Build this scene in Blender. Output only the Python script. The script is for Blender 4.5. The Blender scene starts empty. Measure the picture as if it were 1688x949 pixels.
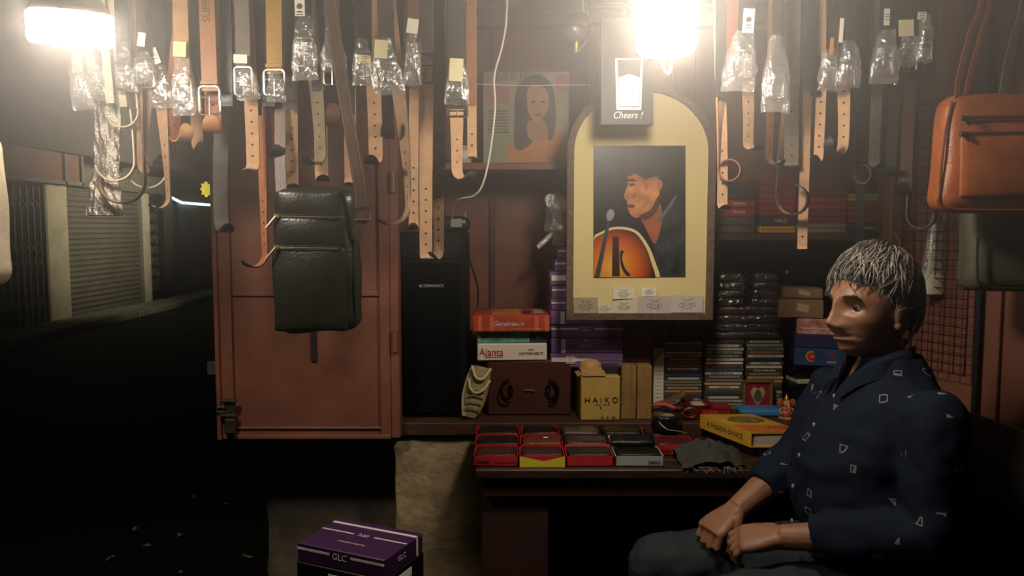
import bpy, bmesh, math, random
from mathutils import Vector, Matrix, noise
random.seed(7)
PI = math.pi
scn = bpy.context.scene
COL = scn.collection

# ------------------------------------------------------------------ camera
F_PX, CX, CY, PITCH, CAM_Z = 1275.0, 844.0, 474.5, math.radians(4.5), 1.32
cam = bpy.data.cameras.new('camera'); cam.sensor_width = 36.0; cam.lens = F_PX / 1688.0 * 36.0
cam_o = bpy.data.objects.new('camera', cam); COL.objects.link(cam_o)
cam_o.location = (0, 0, CAM_Z); cam_o.rotation_euler = (PI / 2 - PITCH, 0, 0)
cam.clip_start = 0.02; cam.clip_end = 200
scn.camera = cam_o

# ------------------------------------------------------------------ world, exposure
world = bpy.data.worlds.new('night'); scn.world = world; world.use_nodes = True
world.node_tree.nodes['Background'].inputs[0].default_value = (0.55, 0.62, 0.60, 1)
world.node_tree.nodes['Background'].inputs[1].default_value = 0.004
scn.view_settings.view_transform = 'Standard'; scn.view_settings.look = 'None'
scn.view_settings.exposure = 0.0; scn.view_settings.gamma = 1.0; scn.view_settings.use_curve_mapping = False
LAMP_COL = (1.0, 0.87, 0.72)
LAMP_LEFT, LAMP_RIGHT = 98.0, 118.0       # emission strength of the two bulbs
HAZE_DENSITY, HAZE_G = 0.37, 0.25
# unseen area light added to brighten the shop fronts, not the road
sl = bpy.data.lights.new('facade_fill_light', 'AREA'); sl.energy = 42; sl.spread = math.radians(75); sl.size = 0.5; sl.color = (1.0, 0.9, 0.68)
slo = bpy.data.objects.new('facade_fill_light', sl); COL.objects.link(slo)
slo.location = (-2.2, 11.6, 2.3); slo.rotation_euler = (0, math.radians(90), 0)

# ------------------------------------------------------------------ helpers
def V(px, py, Y):
    """point at world depth Y on the line of sight through photo pixel (px, py)"""
    a, b = (px - CX) / F_PX, (CY - py) / F_PX
    d = Vector((a, math.cos(PITCH) + b * math.sin(PITCH), -math.sin(PITCH) + b * math.cos(PITCH)))
    return Vector((0, 0, CAM_Z)) + d * (Y / d.y)
def XW(px, Y, py=474.5): return V(px, py, Y).x
def ZW(py, Y): return V(844, py, Y).z

def lin(h):
    if not isinstance(h, str): return tuple(h)
    r = []
    for i in (0, 2, 4):
        c = int(h[i:i + 2], 16) / 255
        r.append(c / 12.92 if c <= 0.04045 else ((c + 0.055) / 1.055) ** 2.4)
    return tuple(r)

_M = {}
def mat(col, rough=0.6, metal=0.0, var=0.0, vscale=12.0, bump=0.0, bscale=60.0, spec=0.5, stretch=None, col2=None, coat=0.0, emit=0.0):
    key = (col, rough, metal, var, vscale, bump, bscale, spec, stretch, col2, coat, emit)
    if key in _M: return _M[key]
    m = bpy.data.materials.new('mat_%03d' % len(_M)); m.use_nodes = True
    nt = m.node_tree; b = nt.nodes['Principled BSDF']
    c = lin(col)
    b.inputs['Base Color'].default_value = (*c, 1); b.inputs['Roughness'].default_value = rough
    b.inputs['Metallic'].default_value = metal; b.inputs['Specular IOR Level'].default_value = spec
    b.inputs['Coat Weight'].default_value = coat
    if emit:
        b.inputs['Emission Color'].default_value = (*c, 1); b.inputs['Emission Strength'].default_value = emit
    if var or bump:
        tc = nt.nodes.new('ShaderNodeTexCoord'); mp = nt.nodes.new('ShaderNodeMapping')
        nt.links.new(tc.outputs['Object'], mp.inputs['Vector'])
        if stretch: mp.inputs['Scale'].default_value = stretch
    if var:
        n = nt.nodes.new('ShaderNodeTexNoise'); n.inputs['Scale'].default_value = vscale; n.inputs['Detail'].default_value = 5
        n.inputs['Roughness'].default_value = 0.65
        nt.links.new(mp.outputs[0], n.inputs['Vector'])
        r = nt.nodes.new('ShaderNodeValToRGB')
        d = lin(col2) if col2 else tuple(x * (1 - var) for x in c)
        r.color_ramp.elements[0].position = 0.32; r.color_ramp.elements[1].position = 0.68
        r.color_ramp.elements[0].color = (*d, 1); r.color_ramp.elements[1].color = (*(min(1, x * (1 + var * 0.35)) for x in c), 1)
        nt.links.new(n.outputs['Fac'], r.inputs['Fac']); nt.links.new(r.outputs['Color'], b.inputs['Base Color'])
    if bump:
        n2 = nt.nodes.new('ShaderNodeTexNoise'); n2.inputs['Scale'].default_value = bscale; n2.inputs['Detail'].default_value = 4
        nt.links.new(mp.outputs[0], n2.inputs['Vector'])
        bp = nt.nodes.new('ShaderNodeBump'); bp.inputs['Strength'].default_value = min(1, bump); bp.inputs['Distance'].default_value = 0.004 * max(1, bump)
        nt.links.new(n2.outputs['Fac'], bp.inputs['Height']); nt.links.new(bp.outputs[0], b.inputs['Normal'])
    _M[key] = m
    return m

def clear_plastic(name, tint=(0.9, 0.9, 0.88), body=0.10, gloss=0.28):
    m = bpy.data.materials.new(name); m.use_nodes = True; nt = m.node_tree
    for n in list(nt.nodes):
        if n.type != 'OUTPUT_MATERIAL': nt.nodes.remove(n)
    out = nt.nodes['Material Output']
    tr = nt.nodes.new('ShaderNodeBsdfTransparent'); gl = nt.nodes.new('ShaderNodeBsdfGlossy'); df = nt.nodes.new('ShaderNodeBsdfDiffuse')
    gl.inputs['Roughness'].default_value = 0.16; gl.inputs['Color'].default_value = (*tint, 1); df.inputs['Color'].default_value = (*tint, 1)
    tc = nt.nodes.new('ShaderNodeTexCoord'); ns = nt.nodes.new('ShaderNodeTexNoise'); ns.inputs['Scale'].default_value = 95; ns.inputs['Detail'].default_value = 3
    nt.links.new(tc.outputs['Object'], ns.inputs['Vector'])
    bp = nt.nodes.new('ShaderNodeBump'); bp.inputs['Strength'].default_value = 0.9; bp.inputs['Distance'].default_value = 0.006
    nt.links.new(ns.outputs['Fac'], bp.inputs['Height']); nt.links.new(bp.outputs[0], gl.inputs['Normal'])
    m1 = nt.nodes.new('ShaderNodeMixShader'); m1.inputs[0].default_value = gloss
    m2 = nt.nodes.new('ShaderNodeMixShader'); m2.inputs[0].default_value = body
    nt.links.new(tr.outputs[0], m1.inputs[1]); nt.links.new(gl.outputs[0], m1.inputs[2])
    nt.links.new(m1.outputs[0], m2.inputs[1]); nt.links.new(df.outputs[0], m2.inputs[2]); nt.links.new(m2.outputs[0], out.inputs['Surface'])
    return m

ORD = ['lowest', 'second', 'third', 'fourth', 'fifth', 'sixth', 'seventh', 'eighth', 'ninth', 'tenth', 'eleventh', 'twelfth', 'thirteenth', 'fourteenth', 'fifteenth', 'sixteenth', 'seventeenth', 'eighteenth', 'nineteenth', 'twentieth', 'topmost']
class MB:
    """collects shapes, then links them as one mesh object"""
    def __init__(s): s.v = []; s.f = []; s.m = []
    def add(s, vs, fs, mi=0):
        o = len(s.v); s.v += [Vector(p) for p in vs]; s.f += [tuple(i + o for i in f) for f in fs]
        s.m += [mi] * len(fs) if isinstance(mi, int) else list(mi)
        return s
    def box(s, c, size, rot=None, mi=0, bev=0.0, seg=1):
        bm = bmesh.new(); bmesh.ops.create_cube(bm, size=1.0)
        bmesh.ops.scale(bm, vec=Vector(size), verts=bm.verts)
        if bev > 0: bmesh.ops.bevel(bm, geom=list(bm.edges), offset=min(bev, min(size) * 0.45), segments=seg, affect='EDGES', profile=0.5)
        M = Matrix.Translation(Vector(c)) @ (rot.to_4x4() if rot is not None else Matrix())
        bm.verts.index_update()
        s.add([M @ v.co for v in bm.verts], [[v.index for v in f.verts] for f in bm.faces], mi); bm.free(); return s
    def tube(s, pts, r, seg=8, mi=0, closed=False, cap=True):
        pts = [Vector(p) for p in pts]; n = len(pts); rs = r if isinstance(r, (list, tuple)) else [r] * n
        rings = []; up = None
        for i, p in enumerate(pts):
            if closed: t = (pts[(i + 1) % n] - pts[i - 1])
            else: t = pts[min(i + 1, n - 1)] - pts[max(i - 1, 0)]
            if t.length < 1e-9: t = Vector((0, 0, 1))
            t.normalize()
            if up is None: up = t.orthogonal().normalized()
            up = (up - t * up.dot(t)); up = up.normalized() if up.length > 1e-6 else t.orthogonal().normalized()
            w = t.cross(up)
            rings.append([p + (up * math.cos(2 * PI * k / seg) + w * math.sin(2 * PI * k / seg)) * rs[i] for k in range(seg)])
        vs = [q for ring in rings for q in ring]; fs = []
        for i in range(n if closed else n - 1):
            j = (i + 1) % n
            for k in range(seg):
                fs.append((i * seg + k, i * seg + (k + 1) % seg, j * seg + (k + 1) % seg, j * seg + k))
        if cap and not closed: fs += [tuple(reversed(range(seg))), tuple((n - 1) * seg + k for k in range(seg))]
        return s.add(vs, fs, mi)
    def loft(s, rings, mi=0, cap=True):
        seg = len(rings[0]); vs = [Vector(q) for r in rings for q in r]; fs = []
        for i in range(len(rings) - 1):
            for k in range(seg):
                fs.append((i * seg + k, i * seg + (k + 1) % seg, (i + 1) * seg + (k + 1) % seg, (i + 1) * seg + k))
        if cap: fs += [tuple(reversed(range(seg))), tuple((len(rings) - 1) * seg + k for k in range(seg))]
        return s.add(vs, fs, mi)
    def lathe(s, c, prof, seg=24, mi=0, axis='z'):
        rings = []
        for r, h in prof:
            ring = []
            for k in range(seg):
                a = 2 * PI * k / seg; x, y = r * math.cos(a), r * math.sin(a)
                ring.append(Vector(c) + (Vector((x, y, h)) if axis == 'z' else Vector((x, -h, y)) if axis == 'y' else Vector((h, x, y))))
            rings.append(ring)
        return s.loft(rings, mi)
    def prism(s, pts, d, mi=0):
        """polygon pts (3D, planar) extruded by vector d"""
        n = len(pts); a = [Vector(p) for p in pts]; b = [p + Vector(d) for p in a]
        fs = [tuple(range(n)), tuple(reversed(range(n, 2 * n)))] + [(i, i + n, (i + 1) % n + n, (i + 1) % n) for i in range(n)]
        return s.add(a + b, fs, mi)
    def ball(s, c, r, seg=16, rings=10, mi=0, rot=None):
        r = r if isinstance(r, (tuple, list)) else (r, r, r); vs = []; fs = []
        for i in range(rings + 1):
            t = PI * i / rings
            for k in range(seg):
                p = Vector((r[0] * math.sin(t) * math.cos(2 * PI * k / seg), r[1] * math.sin(t) * math.sin(2 * PI * k / seg), r[2] * math.cos(t)))
                vs.append(Vector(c) + (rot @ p if rot is not None else p))
        for i in range(rings):
            for k in range(seg): fs.append((i * seg + k, (i + 1) * seg + k, (i + 1) * seg + (k + 1) % seg, i * seg + (k + 1) % seg))
        return s.add(vs, fs, mi)
    def build(s, name, mats, parent=None, smooth=False, **props):
        me = bpy.data.meshes.new(name); me.from_pydata([tuple(v) for v in s.v], [], s.f)
        for m in (mats if isinstance(mats, (list, tuple)) else [mats]): me.materials.append(m)
        for p, mi in zip(me.polygons, s.m): p.material_index = mi; p.use_smooth = smooth
        bm = bmesh.new(); bm.from_mesh(me); bmesh.ops.recalc_face_normals(bm, faces=bm.faces); bm.to_mesh(me); bm.free()
        if smooth:
            try: me.set_sharp_from_angle(angle=math.radians(42))
            except Exception: pass
        return link(name, me, parent, **props)

def link(name, data, parent=None, **props):
    o = bpy.data.objects.new(name, data); COL.objects.link(o)
    if parent is not None:
        o.parent = parent; o.matrix_parent_inverse = parent_world(parent).inverted()
    for k, v in props.items():
        if v is not None: o[k] = v
    return o
def parent_world(o):
    M = Matrix.Translation(o.location)
    if o.parent is not None: M = parent_world(o.parent) @ o.matrix_parent_inverse @ M
    return M
def thing(name, label, category, loc, group=None):
    o = bpy.data.objects.new(name, None); COL.objects.link(o); o.empty_display_size = 0.05
    o.location = loc; o['label'] = label; o['category'] = category
    if group: o['group'] = group
    return o
def tagit(o, label, category, group=None):
    o['label'] = label; o['category'] = category
    if group: o['group'] = group
    return o
def struct(o): o['kind'] = 'structure'; return o

def RZ(deg): return Matrix.Rotation(math.radians(deg), 3, 'Z')
def RX(deg): return Matrix.Rotation(math.radians(deg), 3, 'X')
def RY(deg): return Matrix.Rotation(math.radians(deg), 3, 'Y')

def text(name, s, size, c, m, parent=None, rot=None, ext=0.0003, squash=1.0, shear=0.0):
    """raised flat lettering centred on c; default faces the camera (-Y)"""
    cu = bpy.data.curves.new(name, 'FONT'); cu.body = s; cu.size = size; cu.align_x = 'CENTER'; cu.align_y = 'CENTER'; cu.extrude = ext; cu.shear = shear
    cu.resolution_u = 3
    to = bpy.data.objects.new(name, cu); COL.objects.link(to); dg = bpy.context.evaluated_depsgraph_get(); dg.update()
    me = bpy.data.meshes.new_from_object(to.evaluated_get(dg)); bpy.data.objects.remove(to); bpy.data.curves.remove(cu)
    R = (rot if rot is not None else Matrix.Identity(3)) @ RX(90) @ Matrix.Diagonal((squash, 1, 1))
    me.transform(Matrix.Translation(Vector(c)) @ R.to_4x4()); me.materials.clear(); me.materials.append(m)
    return link(name, me, parent)

def spline(pts, n=6, closed=False):
    P = [Vector(p) for p in pts]; out = []; N = len(P)
    for i in range(N if closed else N - 1):
        a, b, c, d = (P[(i - 1) % N] if closed or i > 0 else P[i]), P[i], P[(i + 1) % N], (P[(i + 2) % N] if closed or i + 2 < N else P[min(i + 1, N - 1)])
        for k in range(n):
            t = k / n
            out.append(0.5 * ((2 * b) + (c - a) * t + (2 * a - 5 * b + 4 * c - d) * t * t + (3 * b - a - 3 * c + d) * t ** 3))
    if not closed: out.append(P[-1])
    return out

def soft_box(size, r, cuts=12, puff=0.0, nz=0.0, nscale=9.0, seed=0, taper=0.0):
    """dense rounded box (verts, faces) centred on the origin: soft goods"""
    hx, hy, hz = (s / 2 for s in size); bm = bmesh.new(); bmesh.ops.create_cube(bm, size=2.0)
    bmesh.ops.subdivide_edges(bm, edges=list(bm.edges), cuts=cuts, use_grid_fill=True)
    vs = []
    for v in bm.verts:
        q = v.co
        p = Vector((q.x * hx, q.y * hy, q.z * hz))
        k = Vector((max(-hx + r, min(hx - r, p.x)), max(-hy + r, min(hy - r, p.y)), max(-hz + r, min(hz - r, p.z))))
        d = p - k
        if d.length > 1e-9: p = k + d.normalized() * r
        e = (1 - q.x * q.x) * (1 - q.z * q.z)
        p.y += puff * e * (1 if q.y > 0 else -1) * abs(q.y)
        p.x *= 1 + taper * q.z
        if nz: p += Vector((noise.noise(p * nscale + Vector((seed, 0, 0))), noise.noise(p * nscale + Vector((0, seed, 7))), noise.noise(p * nscale + Vector((3, 0, seed))))) * nz
        vs.append(p)
    bm.verts.index_update(); fs = [[v.index for v in f.verts] for f in bm.faces]; bm.free()
    return vs, fs

# ------------------------------------------------------------------ materials
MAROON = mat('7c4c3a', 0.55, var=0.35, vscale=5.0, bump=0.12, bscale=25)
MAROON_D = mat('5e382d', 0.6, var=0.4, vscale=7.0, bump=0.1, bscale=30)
WOOD_D = mat('4a2e1c', 0.6, var=0.5, vscale=9, stretch=(1, 6, 6), bump=0.2, bscale=40)
WOOD_T = mat('3a2416', 0.5, var=0.5, vscale=9, stretch=(1, 8, 8), bump=0.2, bscale=40)
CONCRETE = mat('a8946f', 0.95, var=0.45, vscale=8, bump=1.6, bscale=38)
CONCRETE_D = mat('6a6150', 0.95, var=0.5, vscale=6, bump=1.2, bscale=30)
BLACK = mat('0d0e0e', 0.5); BLACK_G = mat('0b0c0d', 0.25); STEEL = mat('b9b4aa', 0.28, 1.0); DARK_STEEL = mat('3a3835', 0.35, 1.0); BRASS = mat('b08a48', 0.35, 1.0)
PAPER = mat('e9dfc6', 0.8); WHITE = mat('efe9dc', 0.7); SUEDE = mat('b38e6c', 0.9, var=0.18, vscale=40, bump=0.15, bscale=200)
SUEDE_R = mat('b06f4c', 0.9, var=0.2, vscale=40); HOLE = mat('1a120c', 0.9)
PLASTIC = clear_plastic('clear_sleeve'); PLASTIC_B = clear_plastic('clear_bag', body=0.2, gloss=0.35); PLASTIC_D = clear_plastic('clear_wrap', body=0.02, gloss=0.22)
def leather(c, rough=0.45): return mat(c, rough, var=0.25, vscale=18, bump=0.25, bscale=160)
# ------------------------------------------------------------------ the place: ground, street, stall shell
YD = 2.24                      # plane of the stall front (ledge, open door)
YB = 2.66                      # back wall of the stall
Z_LEDGE = ZW(697, YD); Z_DOOR0 = ZW(718, YD); Z_TABLE = ZW(770, 1.92); Z_TOP = 2.30
X_L, X_R = XW(653, YD), XW(1478, YD)
ASPHALT = mat('0f0e0d', 0.85, var=0.5, vscale=5, bump=0.8, bscale=60)
g = MB().box((-1.0, 12.0, -0.05), (16.0, 30.0, 0.1)); struct(g.build('floor', ASPHALT))
# kerb along the far side of the street
k = MB()
for i in range(9): k.box((-5.72, 5.6 + i * 1.6, 0.05), (0.55, 1.57, 0.1), bev=0.015)
struct(k.build('trim_1', mat('8d8878', 0.9, var=0.3, vscale=6)))

# --- shop fronts across the street (plane X = XF)
XF = -6.15
def fy(px): return XF * F_PX / (px - CX)             # depth along the facade for a photo column
WALLP = mat('6d6a5c', 0.9, var=0.3, vscale=2.5, bump=0.3, bscale=12)
w = MB(); w.box((XF - 0.55, 13.0, 2.0), (0.1, 20.0, 4.2)); w.box((XF - 0.1, 13.0, 3.2), (0.8, 20.0, 1.8))
struct(w.build('wall_left', mat('4c4a40', 0.9, var=0.4, vscale=1.6)))
p = MB(); p.box((XF - 0.1, (fy(70) + fy(106)) / 2, 0.95), (0.36, fy(106) - fy(70), 1.9), bev=0.02)
struct(p.build('wall_pillar', mat('a39a80', 0.9, var=0.25, vscale=3)))
p = MB(); p.box((XF - 0.1, (fy(232) + fy(243)) / 2, 1.15), (0.34, fy(243) - fy(232), 2.3), bev=0.02)
struct(p.build('wall_pillar_narrow', mat('b0aa96', 0.9, var=0.2, vscale=3)))
# roller shutter
sh = thing('roller_shutter', 'closed grey ribbed roller shutter across the dark street', 'shutter', (XF, 11.7, 0))
SHUT = mat('6f6b5c', 0.5, 0.4, var=0.25, vscale=3)
s0, s1 = fy(108), fy(231)
bm_ = MB().box((XF - 0.03, (s0 + s1) / 2, 0.95), (0.02, s1 - s0, 1.9)); bm_.build('curtain', SHUT, sh)
for i in range(24):
    q = MB(); zc = 0.11 + i * 0.076
    q.tube([(XF - 0.012, s0, zc), (XF - 0.012, s1, zc)], 0.030, 8); q.build('slat', SHUT, sh)
MB().box((XF + 0.02, (s0 + s1) / 2, 0.05), (0.06, s1 - s0, 0.09), bev=0.01).build('bottom_bar', SHUT, sh)
# folding lattice gate
gt = thing('folding_gate', 'closed folding metal lattice gate beside the pale pillar', 'gate', (XF, 9.2, 0))
GATE = mat('4a4a42', 0.5, 0.5)
g0, g1 = 8.0, fy(68)
nb = 17
for i in range(nb):
    y = g0 + (g1 - g0) * i / (nb - 1)
    MB().box((XF, y, 0.92), (0.03, 0.022, 1.84)).build('bar', GATE, gt)
for zc in (0.35, 0.86, 1.05, 1.6):
    q = MB()
    for i in range(nb - 1):
        ya, yb = g0 + (g1 - g0) * i / (nb - 1), g0 + (g1 - g0) * (i + 1) / (nb - 1)
        q.tube([(XF + 0.02, ya, zc - 0.07), (XF + 0.02, yb, zc + 0.07)], 0.008, 5); q.tube([(XF + 0.03, ya, zc + 0.07), (XF + 0.03, yb, zc - 0.07)], 0.008, 5)
    q.build('lattice', GATE, gt)
# sign board over the gate and shutter
sb = thing('sign_board', 'blank maroon sign board in a pale frame above the lattice gate', 'sign', (XF, 9.5, 1.9))
b0, b1 = 6.4, fy(120)
MB().box((XF + 0.12, (b0 + b1) / 2, 2.33), (0.10, b1 - b0, 0.86)).build('panel', mat('6b4a3c', 0.8, var=0.3, vscale=2), sb)
for zz in (1.91, 2.76): MB().box((XF + 0.18, (b0 + b1) / 2, zz), (0.05, b1 - b0, 0.05)).build('frame_rail', WALLP, sb)
for yy in (b1 - 0.02, b1 - 0.42): MB().box((XF + 0.18, yy, 2.33), (0.05, 0.05, 0.9)).build('frame_stile', WALLP, sb)
q = MB().box((XF - 0.02, (s0 + s1) / 2 + 0.3, 2.02), (0.3, s1 - s0 + 0.8, 0.28)); struct(q.build('trim_2', mat('5a564a', 0.8, var=0.3, vscale=3)))
# lit shop window further along
wn0, wn1 = fy(262), fy(351)
win = bpy.data.objects.new('window_1', None); COL.objects.link(win); win.location = (XF, wn0, 0.3); struct(win)
FRM = mat('23241f', 0.5)
fr = MB()
for y in (wn0, wn0 + 0.62, wn1): fr.box((XF + 0.05, y, 1.05), (0.08, 0.07, 1.75))
for z in (0.24, 1.85): fr.box((XF + 0.05, (wn0 + wn1) / 2, z), (0.08, wn1 - wn0, 0.12))
fr.build('window_frame', FRM, win)
glass = clear_plastic('shop_glass', body=0.02, gloss=0.08)
MB().box((XF + 0.03, (wn0 + wn1) / 2, 1.05), (0.008, wn1 - wn0, 1.7)).build('pane', glass, win)
MB().box((XF - 0.30, (wn0 + wn1) / 2, 1.05), (0.02, wn1 - wn0, 1.75)).build('shop_interior', mat('7d7767', 0.8, var=0.3, vscale=2.2), win)
for i in range(7):
    MB().box((XF - 0.1, wn0 + 0.3, 0.5 + i * 0.19), (0.01, 0.42, 0.07)).build('notice', mat(['8a8478', '7a6a60', '9a4038'][i % 3], 0.7), win)
q = MB(); hy = fy(322)
q.tube([(XF + 0.1, hy, 0.85), (XF + 0.16, hy, 0.85), (XF + 0.16, hy, 1.15), (XF + 0.1, hy, 1.15)], 0.014, 6); q.tube([(XF + 0.1, hy + 0.22, 0.85), (XF + 0.16, hy + 0.22, 0.85), (XF + 0.16, hy + 0.22, 1.15), (XF + 0.1, hy + 0.22, 1.15)], 0.014, 6)
q.build('door_handle', DARK_STEEL, win)
# neon line, slatted panel and star sign over the shop window
nz = MB(); pts = [V(275, 322, fy(275)), V(300, 334, fy(300) - 0.3), V(350, 338, fy(350) - 0.5)]
nz.tube(pts, 0.025, 6); nz.tube([V(292, 322, fy(292)), V(292, 332, fy(292))], 0.015, 6)
tagit(nz.build('neon_tube', mat((0.55, 0.95, 0.90), 0.4, emit=2.2)), 'pale cyan neon tube glowing over the shop window', 'neon light')
st = MB(); c = V(338, 312, fy(338) - 0.4); pt = []
for i in range(16):
    a = 2 * PI * i / 16; r = 0.15 if i % 2 == 0 else 0.09
    pt.append(c + Vector((0.3 * r * math.cos(a), r * math.cos(a), r * math.sin(a))))
st.prism(pt, (0.05, -0.02, 0)); tagit(st.build('star_sign', mat((0.9, 0.72, 0.05), 0.5, emit=0.7)), 'small glowing yellow star sign over the street shop', 'sign')
sp = thing('slatted_panel', 'ochre slatted panel on the wall above the yellow star sign', 'panel', V(322, 300, fy(322)))
for i in range(9):
    y = fy(306) + (fy(342) - fy(306)) * i / 8
    MB().box((XF + 0.33, y, ZW(282, 14.5)), (0.04, 0.12, 0.34)).build('slat', mat('7c6a3e', 0.8, var=0.3, vscale=6), sp)

# --- parked motorbike, mostly hidden behind the open door
MBX = 0.42
mb = thing('motorbike', 'dark parked motorbike mostly hidden behind the open maroon door', 'motorbike', (-1.0 + MBX, 4.0, 0))
DK = mat('121414', 0.35)
def wheel(x):
    q = MB(); q.tube([(x + 0.29 * math.cos(2 * PI * i / 24), 4.0, 0.29 + 0.29 * math.sin(2 * PI * i / 24) + 0.04) for i in range(24)], 0.045, 8, closed=True); q.build('tyre', BLACK, mb, True)
    h = MB().lathe((x, 4.03, 0.33), [(0.04, 0), (0.05, 0.02), (0.05, 0.05), (0.04, 0.07)], 12, axis='y')
    for i in range(8): a = 2 * PI * i / 8; h.tube([(x, 4.0, 0.33), (x + 0.26 * math.cos(a), 4.0, 0.33 + 0.26 * math.sin(a))], 0.006, 5)
    h.build('wheel_hub', DARK_STEEL, mb)
wheel(-1.42 + MBX); wheel(-0.2 + MBX)
q = MB(); q.tube([(-1.42 + MBX, 3.93, 0.33), (-1.25 + MBX, 3.94, 0.78)], 0.022); q.tube([(-1.42 + MBX, 4.07, 0.33), (-1.25 + MBX, 4.06, 0.78)], 0.022); q.build('fork', DARK_STEEL, mb)
v_, f_ = soft_box((0.42, 0.24, 0.22), 0.09, 6); MB().add([p + Vector((-0.92 + MBX, 4.0, 0.70)) for p in v_], f_).build('fuel_tank', DK, mb, True)
v_, f_ = soft_box((0.62, 0.22, 0.10), 0.04, 6); MB().add([p + Vector((-0.42 + MBX, 4.0, 0.72)) for p in v_], f_).build('saddle', BLACK, mb, True)
q = MB(); q.box((-0.75 + MBX, 4.0, 0.42), (0.36, 0.26, 0.30), bev=0.04); q.tube([(-1.2 + MBX, 4, 0.7), (-0.75 + MBX, 4, 0.45), (-0.2 + MBX, 4, 0.36)], 0.03); q.build('engine', DARK_STEEL, mb)
hb = MB(); hb.tube(spline([(-1.35, 3.62, 0.83), (-1.20, 3.72, 0.83), (-1.22 + MBX, 4.0, 0.78), (-1.20, 4.28, 0.83), (-1.35, 4.38, 0.83)]), 0.013); hbo = hb.build('handlebar', STEEL, mb, True)
MB().tube(spline([V(354, 541, 3.62), V(338, 543, 3.6), V(322, 549, 3.6), V(311, 552, 3.6)]), 0.006, 6).build('brake_lever', STEEL, hbo, True)
MB().lathe((-1.36 + MBX, 4.0, 0.68), [(0.03, -0.08), (0.085, -0.02), (0.09, 0.02), (0.05, 0.03)], 16, axis='x').build('headlight', DARK_STEEL, mb, True)
MB().box(V(350, 606, 3.7), (0.05, 0.01, 0.065), bev=0.003).build('number_plate', mat('c9cfca', 0.6), mb)

# --- litter on the road by the stall
SCRAP = mat('a59c88', 0.8)
for i, (px, py) in enumerate([(182, 918), (318, 813), (300, 880), (408, 916), (292, 944), (240, 898), (372, 828), (218, 870)]):
    yy = 1.27 * F_PX / (py - 374.0); c = V(px, py, yy); c.z = 0.006
    q = MB(); a = random.uniform(0, PI); d1 = Vector((math.cos(a), math.sin(a), 0)) * 0.018; d2 = Vector((-math.sin(a), math.cos(a), 0)) * 0.009
    hh = [random.uniform(0.0, 0.018) for _ in range(6)]; P = [c - d1 - d2, c - d2, c + d1 - d2, c + d1 + d2, c + d2, c - d1 + d2]
    P = [p + Vector((0, 0, h)) for p, h in zip(P, hh)]
    q.add(P + [p + Vector((0, 0, 0.0015)) for p in P], [(0, 1, 4, 5), (1, 2, 3, 4), (6, 11, 10, 7), (7, 10, 9, 8)])
    tagit(q.build('paper_scrap', SCRAP), 'small crumpled paper scrap lying on the dark road', 'litter', 'scraps on the road')

# --- concrete plinth under the stall
def rough_slab(name, x0, x1, y0, y1, z0, z1, m, nz=0.008, n=26):
    v, f = soft_box((x1 - x0, y1 - y0, z1 - z0), 0.012, n, 0, nz, 14, 5)
    return struct(MB().add([p + Vector(((x0 + x1) / 2, (y0 + y1) / 2, (z0 + z1) / 2)) for p in v], f).build(name, m, smooth=True))
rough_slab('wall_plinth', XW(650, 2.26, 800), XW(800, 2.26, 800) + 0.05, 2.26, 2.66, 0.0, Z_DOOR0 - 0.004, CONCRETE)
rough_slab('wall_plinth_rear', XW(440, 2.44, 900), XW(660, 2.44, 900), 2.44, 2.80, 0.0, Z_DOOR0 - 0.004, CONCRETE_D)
struct(MB().box(((X_L + X_R) / 2 + 0.3, 2.72, 0.35), (X_R - X_L - 0.1, 0.06, 0.70)).build('wall_under', mat('1c1512', 0.9)))

# --- stall shell
def sbox(name, x0, x1, y0, y1, z0, z1, m, bev=0.003): return struct(MB().box(((x0 + x1) / 2, (y0 + y1) / 2, (z0 + z1) / 2), (x1 - x0, y1 - y0, z1 - z0), bev=bev).build(name, m))
sbox('floor_ledge', X_L, X_R, YD, YB, Z_DOOR0, Z_LEDGE, WOOD_D)
back = sbox('wall_back', X_L - 0.02, X_R + 0.05, YB, YB + 0.03, Z_LEDGE - 0.02, Z_TOP, MAROON)
for i, x in enumerate((XW(812, YB), XW(905, YB) + 0.12, 0.55)):
    MB().box((x, YB - 0.006, (Z_LEDGE + Z_TOP) / 2), (0.018, 0.012, Z_TOP - Z_LEDGE)).build('seam_strip', MAROON_D, back)
sbox('wall_stall_left', X_L - 0.022, X_L, YD, YB, Z_DOOR0, Z_TOP, MAROON)
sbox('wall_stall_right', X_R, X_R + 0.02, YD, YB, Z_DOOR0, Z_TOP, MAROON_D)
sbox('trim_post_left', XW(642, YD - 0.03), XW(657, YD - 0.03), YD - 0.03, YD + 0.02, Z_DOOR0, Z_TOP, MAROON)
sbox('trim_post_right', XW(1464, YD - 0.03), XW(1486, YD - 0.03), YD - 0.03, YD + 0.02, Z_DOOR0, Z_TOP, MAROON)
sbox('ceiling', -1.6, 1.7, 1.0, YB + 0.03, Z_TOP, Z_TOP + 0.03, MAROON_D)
for i, (ya, yb) in enumerate([(4, 14), (34, 42)]):
    sbox('trim_beam_%s' % 'ab'[i], XW(772, 2.6), X_R, 2.60, YB, ZW(yb, 2.6), ZW(ya, 2.6), MAROON)
Z_SH1, Z_SH2 = ZW(268, 2.36), ZW(384, 2.36)
sh1 = sbox('shelf_upper', XW(712, 2.36), XW(934, 2.36), 2.36, YB, ZW(280, 2.36), Z_SH1, MAROON); tagit(sh1, 'maroon shelf carrying the record sleeve', 'shelf')
sh2 = sbox('shelf_right', XW(1120, 2.36), X_R, 2.36, YB, ZW(397, 2.36), Z_SH2, WOOD_D); tagit(sh2, 'dark wooden shelf carrying red boxes behind the belts', 'shelf')

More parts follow.
